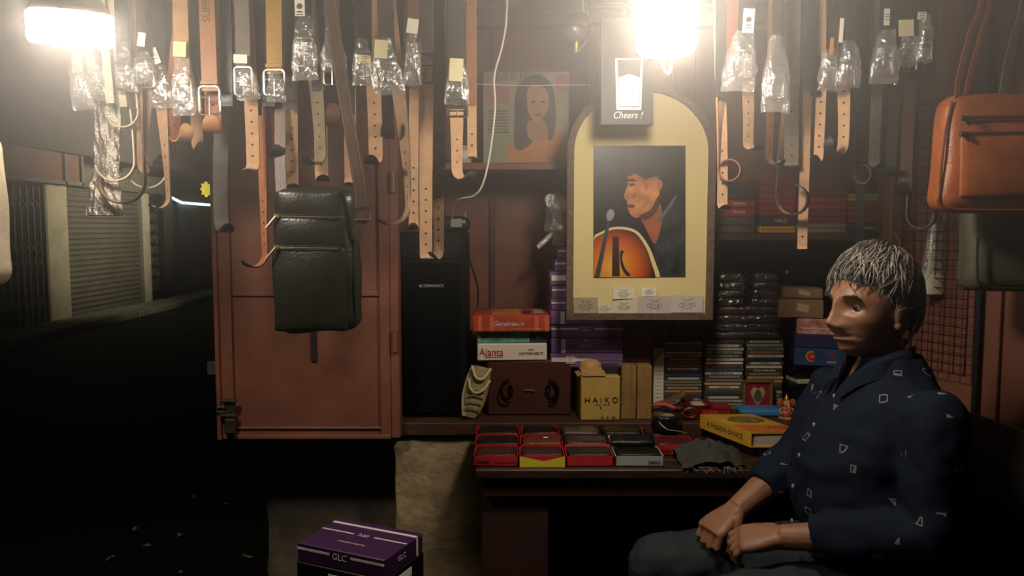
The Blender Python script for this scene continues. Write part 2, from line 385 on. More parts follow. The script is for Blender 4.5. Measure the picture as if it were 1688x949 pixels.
# --- open left door, face on
d1 = bpy.data.objects.new('door_1', None); COL.objects.link(d1); dx0, dx1 = XW(364, YD - 0.02), XW(643, YD - 0.02); d1.location = (dx1, YD - 0.02, Z_DOOR0); struct(d1)
zm = ZW(488, YD - 0.02); cy = YD - 0.02
def dpart(name, x0, x1, z0, z1, y0, y1, m, bev=0.002): return MB().box(((x0 + x1) / 2, (y0 + y1) / 2, (z0 + z1) / 2), (x1 - x0, y1 - y0, z1 - z0), bev=bev).build(name, m, d1)
dpart('panel', dx0 + 0.02, dx1 - 0.02, zm, Z_TOP, cy, cy + 0.012, MAROON); dpart('panel', dx0 + 0.02, dx1 - 0.02, Z_DOOR0, zm - 0.004, cy, cy + 0.012, MAROON)
dpart('stile', dx0, dx0 + 0.034, Z_DOOR0, Z_TOP, cy - 0.018, cy + 0.02, MAROON); dpart('stile', dx1 - 0.03, dx1, Z_DOOR0, Z_TOP, cy - 0.012, cy + 0.02, MAROON)
dpart('edge_angle', dx0 - 0.012, dx0, Z_DOOR0, Z_TOP, cy - 0.03, cy + 0.03, MAROON); dpart('mid_rail', dx0 + 0.034, dx1 - 0.03, zm, zm + 0.014, cy - 0.006, cy, MAROON)
dpart('bottom_rail', dx0, dx1, Z_DOOR0, Z_DOOR0 + 0.012, cy - 0.02, cy + 0.02, MAROON)
MB().tube([(dx0 + 0.04, cy - 0.004, Z_DOOR0 + 0.03), (dx1 - 0.02, cy - 0.004, Z_DOOR0 + 0.03)], 0.004).build('weld_rod', MAROON, d1)
dpart('bolt_slot', XW(511, cy), XW(521, cy), ZW(596, cy), ZW(480, cy), cy - 0.006, cy, mat('1c100c', 0.7))
q = MB(); hx = XW(649, cy - 0.03)
for z in (ZW(560, cy), ZW(300, cy), 1.9): q.tube([(hx, cy - 0.02, z - 0.03), (hx, cy - 0.02, z + 0.03)], 0.008)
q.build('hinge', MAROON, d1)
lk = MB(); lx = XW(376, cy - 0.02); lz = ZW(655, cy); LOCKM = mat('5a5340', 0.45, 0.7, var=0.3, vscale=30)
lk.box((lx, cy - 0.026, lz - 0.055), (0.026, 0.016, 0.105), bev=0.003); lk.box((lx, cy - 0.034, lz - 0.002), (0.044, 0.02, 0.008), bev=0.002); lk.box((lx - 0.004, cy - 0.034, lz - 0.044), (0.048, 0.02, 0.008), bev=0.002)
lk.tube([(lx - 0.012, cy - 0.034, lz - 0.02), (lx - 0.034, cy - 0.034, lz - 0.02), (lx - 0.036, cy - 0.034, lz - 0.034), (lx - 0.012, cy - 0.034, lz - 0.036)], 0.005)
lk.box((lx, cy - 0.036, lz - 0.075), (0.03, 0.014, 0.045), bev=0.004); lk.build('hasp_lock', LOCKM, d1)

# --- open right door, swung towards the viewer
d2 = bpy.data.objects.new('door_2', None); COL.objects.link(d2); H0 = Vector((XW(1486, YD), YD - 0.01, 0)); d2.location = (H0.x, H0.y, Z_DOOR0); struct(d2)
DV = Vector((0.40, -0.917, 0)).normalized(); DN = Vector((-DV.y, DV.x, 0)) * -1      # DN points into view (-X, -Y side)
if DN.x > 0: DN = -DN
DROT = Matrix((DV, -DN, Vector((0, 0, 1)))).transposed()
def d2box(name, t0, t1, z0, z1, o0, o1, m, parent=d2):
    c = H0 + DV * (t0 + t1) / 2 + DN * (o0 + o1) / 2; c.z = (z0 + z1) / 2
    return MB().box(c, (t1 - t0, o1 - o0, z1 - z0), DROT, bev=0.002).build(name, m, parent)
d2box('panel', 0.0, 0.60, Z_DOOR0, Z_TOP, -0.012, 0.0, MAROON)
d2box('stile', 0.0, 0.035, Z_DOOR0, Z_TOP, 0.0, 0.016, MAROON); d2box('stile', 0.26, 0.30, Z_DOOR0, Z_TOP, 0.0, 0.014, MAROON); d2box('stile', 0.565, 0.60, Z_DOOR0, Z_TOP, 0.0, 0.016, MAROON)
d2box('rail', 0.0, 0.60, Z_DOOR0, Z_DOOR0 + 0.03, 0.0, 0.012, MAROON); d2box('rail', 0.30, 0.60, 1.20, 1.23, 0.0, 0.01, MAROON); d2box('gap_strip', 0.235, 0.25, Z_DOOR0, Z_TOP, 0.0, 0.02, BLACK)

# --- wire grid hung on the right door
wg = thing('wire_grid', 'black wire display grid hung on the right maroon door', 'wire grid', (H0.x, H0.y, 0.9))
GR = mat('2a1c16', 0.5, 0.6)
gz0, gz1, gt0, gt1, go = 0.93, 1.66, 0.03, 0.225, 0.035
def gp(t, z, o=go): p = H0 + DV * t + DN * o; return Vector((p.x, p.y, z))
nv, nh = 7, 30
for i in range(nv):
    t = gt0 + (gt1 - gt0) * i / (nv - 1); MB().tube([gp(t, gz0), gp(t, gz1)], 0.0017 if i not in (0, nv - 1) else 0.0026, 5).build('upright_wire', GR, wg)
for i in range(nh):
    z = gz0 + (gz1 - gz0) * i / (nh - 1); MB().tube([gp(gt0 - 0.012, z, go + 0.003), gp(gt1 + 0.004, z, go + 0.003)], 0.0015, 5).build('cross_wire', GR, wg)
for t in (gt0, gt1): MB().tube([gp(t, gz1 - 0.02), gp(t, gz1 - 0.02, 0.0)], 0.003, 5).build('hook', GR, wg)

# --- the counter table in front of the ledge
tb = thing('counter_table', 'dark wooden counter table covered with open wallet boxes', 'table', (0.3, 2.05, 0))
tx0, tx1, ty0, ty1 = XW(784, 1.92, 775), XW(1330, 1.92, 775) + 0.22, 1.90, YD - 0.004
nP = 4
for i in range(nP):
    a, b = ty0 + (ty1 - ty0) * i / nP, ty0 + (ty1 - ty0) * (i + 1) / nP
    MB().box(((tx0 + tx1) / 2, (a + b) / 2, Z_TABLE - 0.012), (tx1 - tx0, b - a - 0.002, 0.024), bev=0.003).build('plank', WOOD_T, tb)
MB().box(((tx0 + tx1) / 2, ty0 + 0.03, Z_TABLE - 0.05), (tx1 - tx0 - 0.04, 0.02, 0.05)).build('apron', WOOD_T, tb)
MB().box((tx0 + 0.10, ty0 + 0.05, (Z_TABLE - 0.03) / 2), (0.17, 0.02, Z_TABLE - 0.03)).build('leg_board', mat('3b1d15', 0.7, var=0.3, vscale=6), tb)
for x, y in ((tx0 + 0.03, ty1 - 0.03), (tx1 - 0.04, ty0 + 0.05), (tx1 - 0.04, ty1 - 0.03)):
    MB().box((x, y, (Z_TABLE - 0.025) / 2), (0.045, 0.045, Z_TABLE - 0.025), bev=0.003).build('leg', WOOD_T, tb)

# --- lamps
def bulb(name, label, px, py_bot, wpx, h, Y, tilt, strength, corner, cord_to):
    R = wpx * Y / F_PX / 2; c = V(px, py_bot, Y)
    t = thing(name, label, 'lamp', c)
    prof = [(0.001, 0), (R * 0.45, 0.002), (R * (1 - corner * 0.6), corner * R * 0.14)]
    for i in range(1, 7):
        a = PI / 2 * i / 6; prof.append((R * (1 - corner * 0.35 * (1 - math.sin(a))), corner * R * (0.14 + 0.55 * (1 - math.cos(a)))))
    prof += [(R * 1.0, h * 0.9), (R * 0.93, h), (0.001, h + 0.001)]
    rot = RY(tilt[0]) @ RX(tilt[1])
    def place(b): b.v = [c + rot @ p for p in b.v]; return b
    em = mat(LAMP_COL, 0.4, emit=strength)
    place(MB().lathe((0, 0, 0), prof, 28)).build('diffuser', em, t, True)
    place(MB().lathe((0, 0, h), [(R * 0.93, 0.0005), (R * 0.8, 0.02), (R * 0.45, 0.05), (R * 0.3, 0.055), (R * 0.3, 0.09), (0.001, 0.091)], 24)).build('housing', mat('cfc8ba', 0.5), t, True)
    top = c + rot @ Vector((0, 0, h + 0.09))
    MB().tube(spline([top, top + Vector((0.01, 0, 0.12)), Vector((cord_to[0], cord_to[1], Z_TOP))]), 0.004, 6).build('cord', WHITE, t, True)
    return t
bulb('led_lamp', 'wide flat white led lamp hanging left of the belts', 119, 78, 125, 0.058, 1.40, (3, 8), LAMP_LEFT, 0.35, (-0.80, 1.43))
bulb('led_lamp', 'tall round white led lamp hanging before the arched picture', 1098, 91, 95, 0.115, 1.50, (0, 0), LAMP_RIGHT, 0.4, (0.31, 1.50))
# ------------------------------------------------------------------ things on the ledge
def carton(name, label, cat, x0, x1, y0, y1, Y, depth, m, yaw=0, group=None, lid=None, parent=None, bev=0.003, rest=None):
    """closed carton whose front face fills the photo rectangle at depth Y; rest = z of the surface it stands on"""
    a, b = V(x0, y1, Y), V(x1, y0, Y); w = b.x - a.x; h = b.z - a.z; z0 = a.z if rest is None else rest
    c = Vector(((a.x + b.x) / 2, Y, z0)); t = thing(name, label, cat, c + Vector((0, depth / 2, 0)), group)
    R = RZ(yaw)
    def L(x, y, z): return c + R @ Vector((x, y, z))
    t['h'] = h
    MB().box(L(0, depth / 2, h / 2), (w, depth, h), R, bev=bev).build('carton_body', m, t)
    if lid: MB().box(L(0, depth / 2, h * (1 - lid / 2) + 0.0005), (w + 0.003, depth + 0.003, h * lid), R, bev=bev).build('lid', m, t)
    return t, L, w, h, R
def front(parent, name, L, R, w, h, u0, u1, v0, v1, m, off=0.0012):
    """flat print on a carton's front, u along the width, v up, 0..1"""
    return MB().box(L((u0 + u1) / 2 * w - w / 2, -off, (v0 + v1) / 2 * h), (abs(u1 - u0) * w, 0.001, abs(v1 - v0) * h), R).build(name, m, parent)
def ftext(parent, s, L, R, w, h, u, v, size, m, off=0.0022, squash=1.0, shear=0): return text('lettering', s, size, L((u - 0.5) * w, -off, v * h), m, parent, R, squash=squash, shear=shear)

# speaker tower
sx0, sx1 = XW(659, 2.30), XW(767, 2.30); sh_ = ZW(382, 2.30) - Z_LEDGE
sp = thing('speaker_tower', 'tall black speaker tower standing beside the open door', 'speaker', ((sx0 + sx1) / 2, 2.4, Z_LEDGE))
MB().box(((sx0 + sx1) / 2, 2.425, Z_LEDGE + sh_ / 2), (sx1 - sx0, 0.24, sh_), bev=0.006).build('cabinet', mat('070a09', 0.6, spec=0.2), sp)
gz = Z_LEDGE + sh_ * 0.845
MB().box(((sx0 + sx1) / 2 - 0.004, 2.301, (Z_LEDGE + 0.01 + gz) / 2), (sx1 - sx0 - 0.022, 0.012, gz - Z_LEDGE - 0.02), bev=0.004).build('grille', mat('040505', 0.9, bump=0.4, bscale=600, spec=0.1), sp)
MB().box(((sx0 + sx1) / 2 - 0.004, 2.303, gz + 0.045), (sx1 - sx0 - 0.022, 0.006, 0.075), bev=0.002).build('control_panel', mat('0b0f0f', 0.4), sp)
lg = V(712, 471, 2.294); text('logo', 'ZEBRONICS', 0.0115, lg + Vector((0.004, 0, 0)), mat('b9b9b0', 0.5), sp)
lm = MB()
for i in range(6): a = PI * i / 3; lm.tube([lg + Vector((-0.034, 0, 0)), lg + Vector((-0.034 + 0.005 * math.cos(a), 0, 0.005 * math.sin(a)))], 0.0009, 4)
lm.build('logo_mark', mat('b9b9b0', 0.5), sp)
# clock radio gadget on the speaker
ra = thing('desk_radio', 'small dark oval radio with silver face on top of the speaker tower', 'radio', V(735, 380, 2.36))
rz = Z_LEDGE + sh_; rc = Vector((XW(742, 2.36), 2.36, rz))
v_, f_ = soft_box((0.125, 0.06, 0.046), 0.02, 6); MB().add([p + rc + Vector((0, 0, 0.024)) for p in v_], f_).build('radio_case', mat('1d2524', 0.35), ra, True)
MB().box(rc + Vector((0.022, -0.032, 0.026)), (0.034, 0.004, 0.026), bev=0.002).build('display', mat('8f9488', 0.3, var=0.3, vscale=90), ra)
q = MB()
for dx in (-0.035, 0.048): q.tube([rc + Vector((dx, 0, 0.045)), rc + Vector((dx, 0, 0.058))], 0.003, 6)
q.build('knob', mat('a98a50', 0.5), ra)
cw = MB().tube(spline([rc + Vector((0.05, 0.0, 0.01)), V(772, 420, 2.42), V(788, 480, 2.5), V(780, 540, 2.5), V(765, 560, 2.58)]), 0.0028, 6)
tagit(cw.build('power_cable', BLACK, None, True), 'thin black power cable running down behind the speaker tower', 'cable')

# brown case with scrolled handles
cs, L, w, h, R = carton('wooden_chest', 'brown chest with two curled metal handles under the belt boxes', 'chest', 803, 942, 600, 691, 2.33, 0.25, mat('4c2418', 0.5, var=0.25, vscale=5, bump=0.1, bscale=30), rest=Z_LEDGE, bev=0.006)
for sgn in (-1, 1):
    q = MB(); pts = []
    for i in range(30):
        a = i / 29; r = 0.030 * (1 - a * 0.72); th = PI / 2 + a * 3.1 * PI
        pts.append(L(sgn * (0.073 - 0.022 * a) + sgn * -r * 0.55 * math.cos(th), -0.006, h * 0.46 + r * math.sin(th)))
    q.tube(pts, 0.0028, 6); pts = [L(sgn * (0.06 + 0.028 * math.sin(PI * i / 12)), -0.010 - 0.012 * math.sin(PI * i / 12), h * 0.46 + 0.036 * math.cos(PI * i / 12)) for i in range(13)]
    q.tube(pts, 0.0032, 6); q.build('scroll_handle', mat('2a1a14', 0.35, 0.8), cs, True)
q = MB().box(L(0, -0.003, h * 0.46), (0.034, 0.006, 0.006), R, bev=0.002); q.box(L(0.012, -0.005, h * 0.455), (0.008, 0.006, 0.008), R, bev=0.002); q.build('lock', mat('8a7a68', 0.4, 0.8), cs)

# three belt boxes stacked on the chest
z = Z_LEDGE + cs['h']
WH = mat('e2d6c2', 0.6); INK = mat('1b1a18', 0.6); RED_INK = mat('b03a22', 0.6)
t, L, w, h, R = carton('belt_box', 'white belt box with orange script lettering, lowest of three on the chest', 'box', 787, 902, 581, 609, 2.325, 0.17, WH, 2.5, 'belt boxes on the chest', rest=z)
ftext(t, 'Ajanta', L, R, w, h, 0.20, 0.50, 0.034, RED_INK, squash=0.85); ftext(t, '100%', L, R, w, h, 0.76, 0.64, 0.008, INK); ftext(t, 'LEATHER BELTS', L, R, w, h, 0.77, 0.42, 0.0105, INK)
front(t, 'underline', L, R, w, h, 0.13, 0.36, 0.20, 0.23, RED_INK); z += h
t, L, w, h, R = carton('belt_box', 'teal belt box with large black capitals between the white and orange boxes', 'box', 786, 903, 563, 584, 2.335, 0.17, mat('14312c', 0.6), 1.5, 'belt boxes on the chest', rest=z)
front(t, 'printed_band', L, R, w, h, 0.01, 0.74, 0.05, 0.95, mat('6fa596', 0.6, var=0.3, vscale=60))
ftext(t, 'GENUINE', L, R, w, h, 0.27, 0.66, 0.023, INK); ftext(t, 'LEATHER BELTS', L, R, w, h, 0.27, 0.22, 0.006, INK)
q = MB()
for i in range(16):
    u = 0.03 + 0.68 * random.random(); v = random.random() * 0.35
    q.tube([L((u - .5) * w, -.0025, v * h), L((u - .5 + .04) * w, -.0025, (v + .28) * h), L((u - .5 + .06 * random.choice((-1, 1))) * w, -.0025, min(.95, v + .6) * h)], 0.0005, 4)
q.build('crackle_lines', INK, t); ftext(t, 'A', L, R, w, h, 0.86, 0.45, 0.014, mat('8fb8a8', 0.6)); z += h
t, L, w, h, R = carton('belt_box', 'worn orange-red picture belt box on top of the teal box', 'box', 779, 907, 537, 564, 2.30, 0.21, mat('b4452c', 0.5, var=0.35, vscale=22), 1, 'belt boxes on the chest', rest=z)
ftext(t, 'Genuine', L, R, w, h, 0.40, 0.50, 0.021, mat('cfd0d8', 0.5), squash=0.9, shear=0.2); ftext(t, 'BELTS', L, R, w, h, 0.60, 0.46, 0.012, WH); ftext(t, 'THE MARK OF A REAL CRAFTSMAN', L, R, w, h, 0.70, 0.18, 0.006, mat('e0b060', 0.6))
for u in (0.07, 0.22, 0.80, 0.93): front(t, 'flame_band', L, R, w, h, u, u + 0.05, 0.05, 0.95, mat('d0603a', 0.5))
def top(parent, name, L, R, w, h, x0, x1, y0, y1, m): return MB().box(L((x0 + x1) / 2, (y0 + y1) / 2, h + 0.0008), (x1 - x0, y1 - y0, 0.0014), R).build(name, m, parent)
top(t, 'printed_picture', L, R, w, h, -0.06, 0.03, 0.03, 0.17, mat('8a2a1c', 0.5, var=0.6, vscale=40, col2='c79a3c')); top(t, 'printed_patch', L, R, w, h, 0.035, 0.06, 0.04, 0.11, mat('3a2a20', 0.5)); top(t, 'printed_patch', L, R, w, h, 0.07, 0.10, 0.07, 0.17, mat('9aa0a0', 0.5, var=0.4, vscale=80))

# purple belt boxes
PUR = mat('75567f', 0.55, var=0.12, vscale=30); PW = mat('d9cfc8', 0.6)
carton('storage_crate', 'dark brown crate carrying the purple boxes behind the yellow carton', 'crate', 944, 1024, 603, 690, 2.44, 0.16, mat('2a1812', 0.7, var=0.3, vscale=8), rest=Z_LEDGE)
z = ZW(603, 2.36); edges = [(908, 1026, 580, 603), (909, 1026, 556, 580), (909, 1026, 533, 556), (908, 1022, 511, 533), (909, 1022, 492, 511), (910, 1022, 470, 492), (907, 1020, 448, 470), (915, 1014, 428, 448), (920, 1010, 408, 428)]
PL = ['purple box printed with a white buckled belt, lowest of the purple stack', 'purple box with white capitals and one upright white band, second from bottom', 'purple box with white capitals on a white line, third from bottom', 'purple box with a white upright band beside the frame corner', 'purple box with a thin white line half behind the frame, fourth from bottom', 'purple box with plain white line half behind the frame, sixth of the stack', 'purple box with a white belt tip print sticking out beside the frame', 'narrow purple box set back near the top of the purple stack', 'topmost purple box of the stack half hidden by the frame']
for i, (x0, x1, y0, y1) in enumerate(edges):
    t, L, w, h, R = carton('belt_box', PL[i], 'box', x0, x1, y0, y1, 2.33 + (0.004 * (i % 3)), 0.22, PUR, [-2, -1.2, -1, 0.5, -1, 0.8, 0, 1, 0][i], 'purple belt boxes', rest=z, lid=0.55 if i < 7 else None); z += h + 0.0008
    if i == 0:
        front(t, 'belt_print', L, R, w, h, 0.01, 0.36, 0.42, 0.72, PW); front(t, 'belt_print', L, R, w, h, 0.36, 0.54, 0.47, 0.67, PW)
        q = MB(); q.tube([L((0.27 - .5) * w + sx * .011, -.003, h * .57 + sz * .010) for sx, sz in ((-1, -1), (1, -1), (1, 1), (-1, 1))], 0.0015, 5, closed=True); q.build('buckle_print', WHITE, t)
        q = MB()
        for u in (.13, .16, .25, .29): q.box(L((u - .5) * w, -.0024, h * .57), (.002, .001, .002), R)
        q.build('hole_print', PUR, t)
    elif i == 1: front(t, 'band', L, R, w, h, 0.14, 0.20, 0.04, 0.97, PW, 0.0022); ftext(t, 'GLC', L, R, w, h, 0.49, 0.5, 0.017, PW, 0.003); front(t, 'tick', L, R, w, h, 0.48, 0.50, 0.82, 0.97, PW, 0.0022)
    elif i == 2: front(t, 'line', L, R, w, h, 0.0, 0.38, 0.62, 0.74, PW, 0.0022); front(t, 'line', L, R, w, h, 0.61, 1, 0.62, 0.74, PW, 0.0022); ftext(t, 'GLC', L, R, w, h, 0.495, 0.66, 0.017, PW, 0.003)
    elif i == 3: front(t, 'band', L, R, w, h, 0.14, 0.20, 0.04, 0.97, PW, 0.0022)
    elif i == 6: front(t, 'belt_print', L, R, w, h, 0.02, 0.5, 0.35, 0.75, PW, 0.0022)
    else: front(t, 'line', L, R, w, h, 0.0, 0.4, 0.60, 0.74, PW, 0.0022)
zt = z
pb = thing('plastic_bag', 'crumpled clear plastic bag over a small silver box beside the frame', 'bag', (XW(925, 2.42), 2.42, zt))
v_, f_ = soft_box((0.07, 0.10, 0.12), 0.03, 8, 0, 0.028, 18, 4); MB().add([p + Vector((XW(918, 2.42), 2.42, zt + 0.10)) for p in v_], f_).build('bag_film', PLASTIC_B, pb, True)
MB().box((XW(921, 2.40), 2.40, zt + 0.022), (0.038, 0.05, 0.042), bev=0.003).build('silver_box', mat('9a8a7a', 0.35, 0.4, var=0.4, vscale=60), pb)
v_, f_ = soft_box((0.075, 0.02, 0.018), 0.008, 4, 0, 0.004, 30); MB().add([RY(-42) @ p + Vector((XW(900, 2.40), 2.40, zt + 0.02)) for p in v_], f_).build('bag_corner', PLASTIC_B, pb, True)

# yellow printed carton
hk, L, w, h, R = carton('shoe_care_carton', 'worn yellow carton with widely spaced black capitals beside the wood blocks', 'carton', 957, 1023, 625, 698, 2.27, 0.13, mat('c9a63a', 0.75, var=0.35, vscale=14, col2='b8955a'), 2, rest=Z_LEDGE)
ftext(hk, 'H A I K O', L, R, w, h, 0.52, 0.46, 0.024, INK); ftext(hk, 'DESIGN  X  ATELIER', L, R, w, h, 0.55, 0.36, 0.005, INK)
MB().lathe(L(0.0, -0.0016, h * 0.29), [(0.003, 0), (0.003, 0.0006)], 8, axis='y').build('print_dot', INK, hk)
for u, s in ((.55, 'o'), (.68, 'o'), (.83, 'ea')): ftext(hk, s, L, R, w, h, u, 0.08, 0.014, INK)
q = MB().box(L(-0.02, 0.03, h + 0.010), (0.07, 0.07, 0.002), R @ RX(14)); q.box(L(-w / 2 + 0.004, 0.06, h + 0.004), (0.03, 0.10, 0.002), R @ RY(-24)); q.build('open_flap', mat('b8955a', 0.8), hk)
cp = MB().lathe(L(-0.022, 0.07, h + 0.002), [(0.034, 0), (0.036, 0.012), (0.032, 0.028), (0.02, 0.038), (0.001, 0.041)], 20)
tagit(cp.build('tan_cup', mat('c09a5a', 0.6), None, True), 'tan domed cup upside down on the yellow carton', 'cup')
tagit(MB().box(L(0.035, 0.06, h + 0.014), (0.05, 0.06, 0.026), R, bev=0.004).build('dark_pouch', mat('2c1f30', 0.5)), 'small dark purple pouch on the yellow carton', 'pouch')

# boards and wood blocks
tagit(MB().box(V(1049, 566, 2.38), (0.09, 0.02, ZW(530, 2.38) - ZW(602, 2.38)), bev=0.002).build('brown_board', mat('5a2a1e', 0.6, var=0.2, vscale=6)), 'plain brown board upright behind the wood blocks', 'board')
OAK = mat('a07a44', 0.6, var=0.4, vscale=10, stretch=(6, 6, 1), bump=0.1, bscale=40)
for x0, x1, lb in ((1024, 1050, 'pale wood block with dark grain beside the yellow carton'), (1050, 1076, 'pale wood block between the other block and the yellow notepad')):
    a, b = V(x0, 697, 2.28), V(x1, 603, 2.28); tagit(MB().box(((a.x + b.x) / 2, 2.31, (Z_LEDGE + b.z) / 2), (b.x - a.x - 0.001, 0.05, b.z - Z_LEDGE), bev=0.002).build('wood_block', OAK), lb, 'wood block')
npd = thing('notepad', 'yellow notepad with white pages standing beside the disc stacks', 'notepad', V(1086, 660, 2.4))
a, b = V(1078, 668, 2.4), V(1097, 575, 2.4)
MB().box(((a.x + b.x) / 2, 2.42, (a.z + b.z) / 2), (b.x - a.x, 0.004, b.z - a.z)).build('cover', mat('c9a43c', 0.7), npd); MB().prism([(a.x, 2.4165, a.z), (b.x - 0.003, 2.4165, a.z), (b.x - 0.003, 2.4165, b.z - 0.008), (a.x, 2.4165, b.z - 0.045)], (0, -0.006, 0)).build('pages', PAPER, npd)
q = MB()
for i in range(9): q.box(((a.x + b.x) / 2 - 0.002, 2.410, a.z + 0.012 + i * 0.012), (0.022, 0.001, 0.0008))
q.build('ruled_lines', mat('8a8078', 0.8), npd)

# sports shoe hung on its heel between speaker and chest
so = thing('sports_shoe', 'cream and olive sports shoe propped nose down beside the chest', 'shoe', (XW(778, 2.30), 2.30, Z_LEDGE))
rings = []
prof = [(0.0, .016, .012), (.02, .028, .022), (.05, .034, .028), (.08, .036, .032), (.105, .034, .036), (.125, .032, .040), (.145, .030, .040), (.155, .022, .03)]
sc = Vector((XW(774, 2.30), 2.285, Z_LEDGE + 0.006)); lean = RY(14) @ RX(-12)
for l, rw, rh in prof: rings.append([sc + lean @ Vector((rw * math.cos(2 * PI * k / 16), rh * math.sin(2 * PI * k / 16) * (0.7 if math.sin(2 * PI * k / 16) < 0 else 1), l)) for k in range(16)])
MB().loft(rings).build('upper', mat('7d7347', 0.8, var=0.5, vscale=45, col2='a59a6c'), so, True)
q = MB(); q.tube(spline([sc + lean @ Vector(p) for p in ((-.03, -.012, .15), (-.012, -.034, .12), (.010, -.036, .12), (.026, -.02, .155))]), 0.0045, 6); q.tube(spline([sc + lean @ Vector(p) for p in ((-.030, -.01, .11), (-.02, -.03, .085), (.0, -.032, .075), (.02, -.03, .09), (.032, -.012, .12))]), 0.0038, 6); q.build('trim', mat('cbbd92', 0.7), so, True)
q = MB()
for i in range(4): zz = .025 + i * .018; q.tube([sc + lean @ Vector((-.022, -.022 - i * .0008, zz)), sc + lean @ Vector((.002, -.029 - i * .0008, zz + .006)), sc + lean @ Vector((.024, -.02, zz + .002))], 0.002, 5)
q.build('lace', mat('8f8450', 0.8), so, True)
q = MB(); q.tube(spline([sc + lean @ Vector(p) for p in ((-.018, -.008, .0), (-.032, .0, .05), (-.034, .005, .1), (-.028, .01, .15))]), 0.007, 6); q.build('sole', mat('a89c78', 0.8), so, True)

# ------------------------------------------------------------------ disc stacks, wrapped packs, boxes at the right
CDC = ['5a5244', 'c5bca6', '8b907a', 'a0624a', '2a3040', 'd7ceba', '7f7a68', 'b8905a', '3a3a38', 'b0a89a', '75806e', 'd8cebc', '485078', '8a7f70', 'c0a070']
def disc_stack(x0, x1, ytop, ybot, Y, n, where, texts):
    z = Z_LEDGE; H = (ZW(ytop, Y) - Z_LEDGE) / n
    for i in range(n):
        xj = random.uniform(-0.003, 0.003); a, b = XW(x0, Y), XW(x1, Y); c = Vector(((a + b) / 2 + xj, Y + 0.062, z + H / 2)); col = CDC[(i * 7 + int(x0)) % len(CDC)]
        s = texts.get(i); lab = 'thin disc case, %s from the bottom in the stack %s' % (ORD[i], where)
        if s: lab = '%s lettered disc case, %s from the bottom in the stack %s' % ('pale' if s in ('URIAH HEEP', 'THE BEST OF') else 'white' if s == 'REVOLVER' else 'dark red', ORD[i], where); col = 'cfc6b4' if s != 'SIMON & GARFUNKEL' else '6a2018'
        t = thing('disc_case', lab, 'disc case', (c.x, c.y, z), 'disc cases in stacks')
        MB().box(c, (b - a, 0.124, H - 0.0007), bev=0.0006).build('case_shell', mat('55534a', 0.25), t)
        MB().box(c + Vector((0.0, -0.0623, 0)), ((b - a) * (0.97 if i % 3 else 0.8), 0.001, H * 0.62)).build('spine_insert', mat(col, 0.5), t)
        if s: text('lettering', s, H * 0.62, c + Vector((0, -0.0632, 0)), INK if col == 'cfc6b4' else WHITE, t)
        elif i % 2 == 0:
            q = MB(); u = -0.04
            while u < 0.03:
                l = random.uniform(0.004, 0.012); q.box(c + Vector((u + l / 2, -0.0631, 0)), (l, 0.0006, H * 0.3)); u += l + 0.003
            q.build('spine_print', mat(CDC[(i * 5 + 3) % len(CDC)], 0.5), t)
        z += H
disc_stack(1097, 1160, 563, 668, 2.42, 21, 'beside the yellow notepad', {})
disc_stack(1165, 1228, 561, 668, 2.41, 20, 'between the other stacks', {6: 'URIAH HEEP', 14: 'REVOLVER'})
disc_stack(1233, 1294, 560, 668, 2.43, 19, 'behind the framed deity', {10: 'SIMON & GARFUNKEL', 12: 'THE BEST OF'})
# wrapped leather packs piled on the discs
DKL = ['1c1412', '2c1a14', '241a18', '3a1c16', '15130f']
zc = ZW(559, 2.42); k = 0
for r in range(8):
    n = 1 if r < 4 else 2
    for j in range(n):
        hgt = 0.026; wd = (0.205 if n == 1 else 0.10) - r * 0.004; x = XW(1234, 2.42) + (0 if n == 1 else (-0.055 + j * 0.11))
        t = thing('wallet_pack', '%s dark leather pack in clear wrap, %s layer of the pile on the discs' % ('wide' if n == 1 else 'short notepad-side' if j == 0 else 'short box-side', ORD[r]), 'leather pack', (x, 2.48, zc), 'wrapped packs on the discs')
        v_, f_ = soft_box((wd, 0.12, hgt), 0.011, 6, 0, 0.004, 20, k); MB().add([p + Vector((x, 2.48, zc + hgt / 2)) for p in v_], f_).build('leather', leather(DKL[k % 5], 0.4), t, True)
        v_, f_ = soft_box((wd + 0.008, 0.13, hgt + 0.002), 0.012, 8, 0, 0.006, 32, k + 9); MB().add([p + Vector((x, 2.478, zc + hgt / 2)) for p in v_], f_).build('wrap', PLASTIC_D, t, True); k += 1
    zc += 0.0262
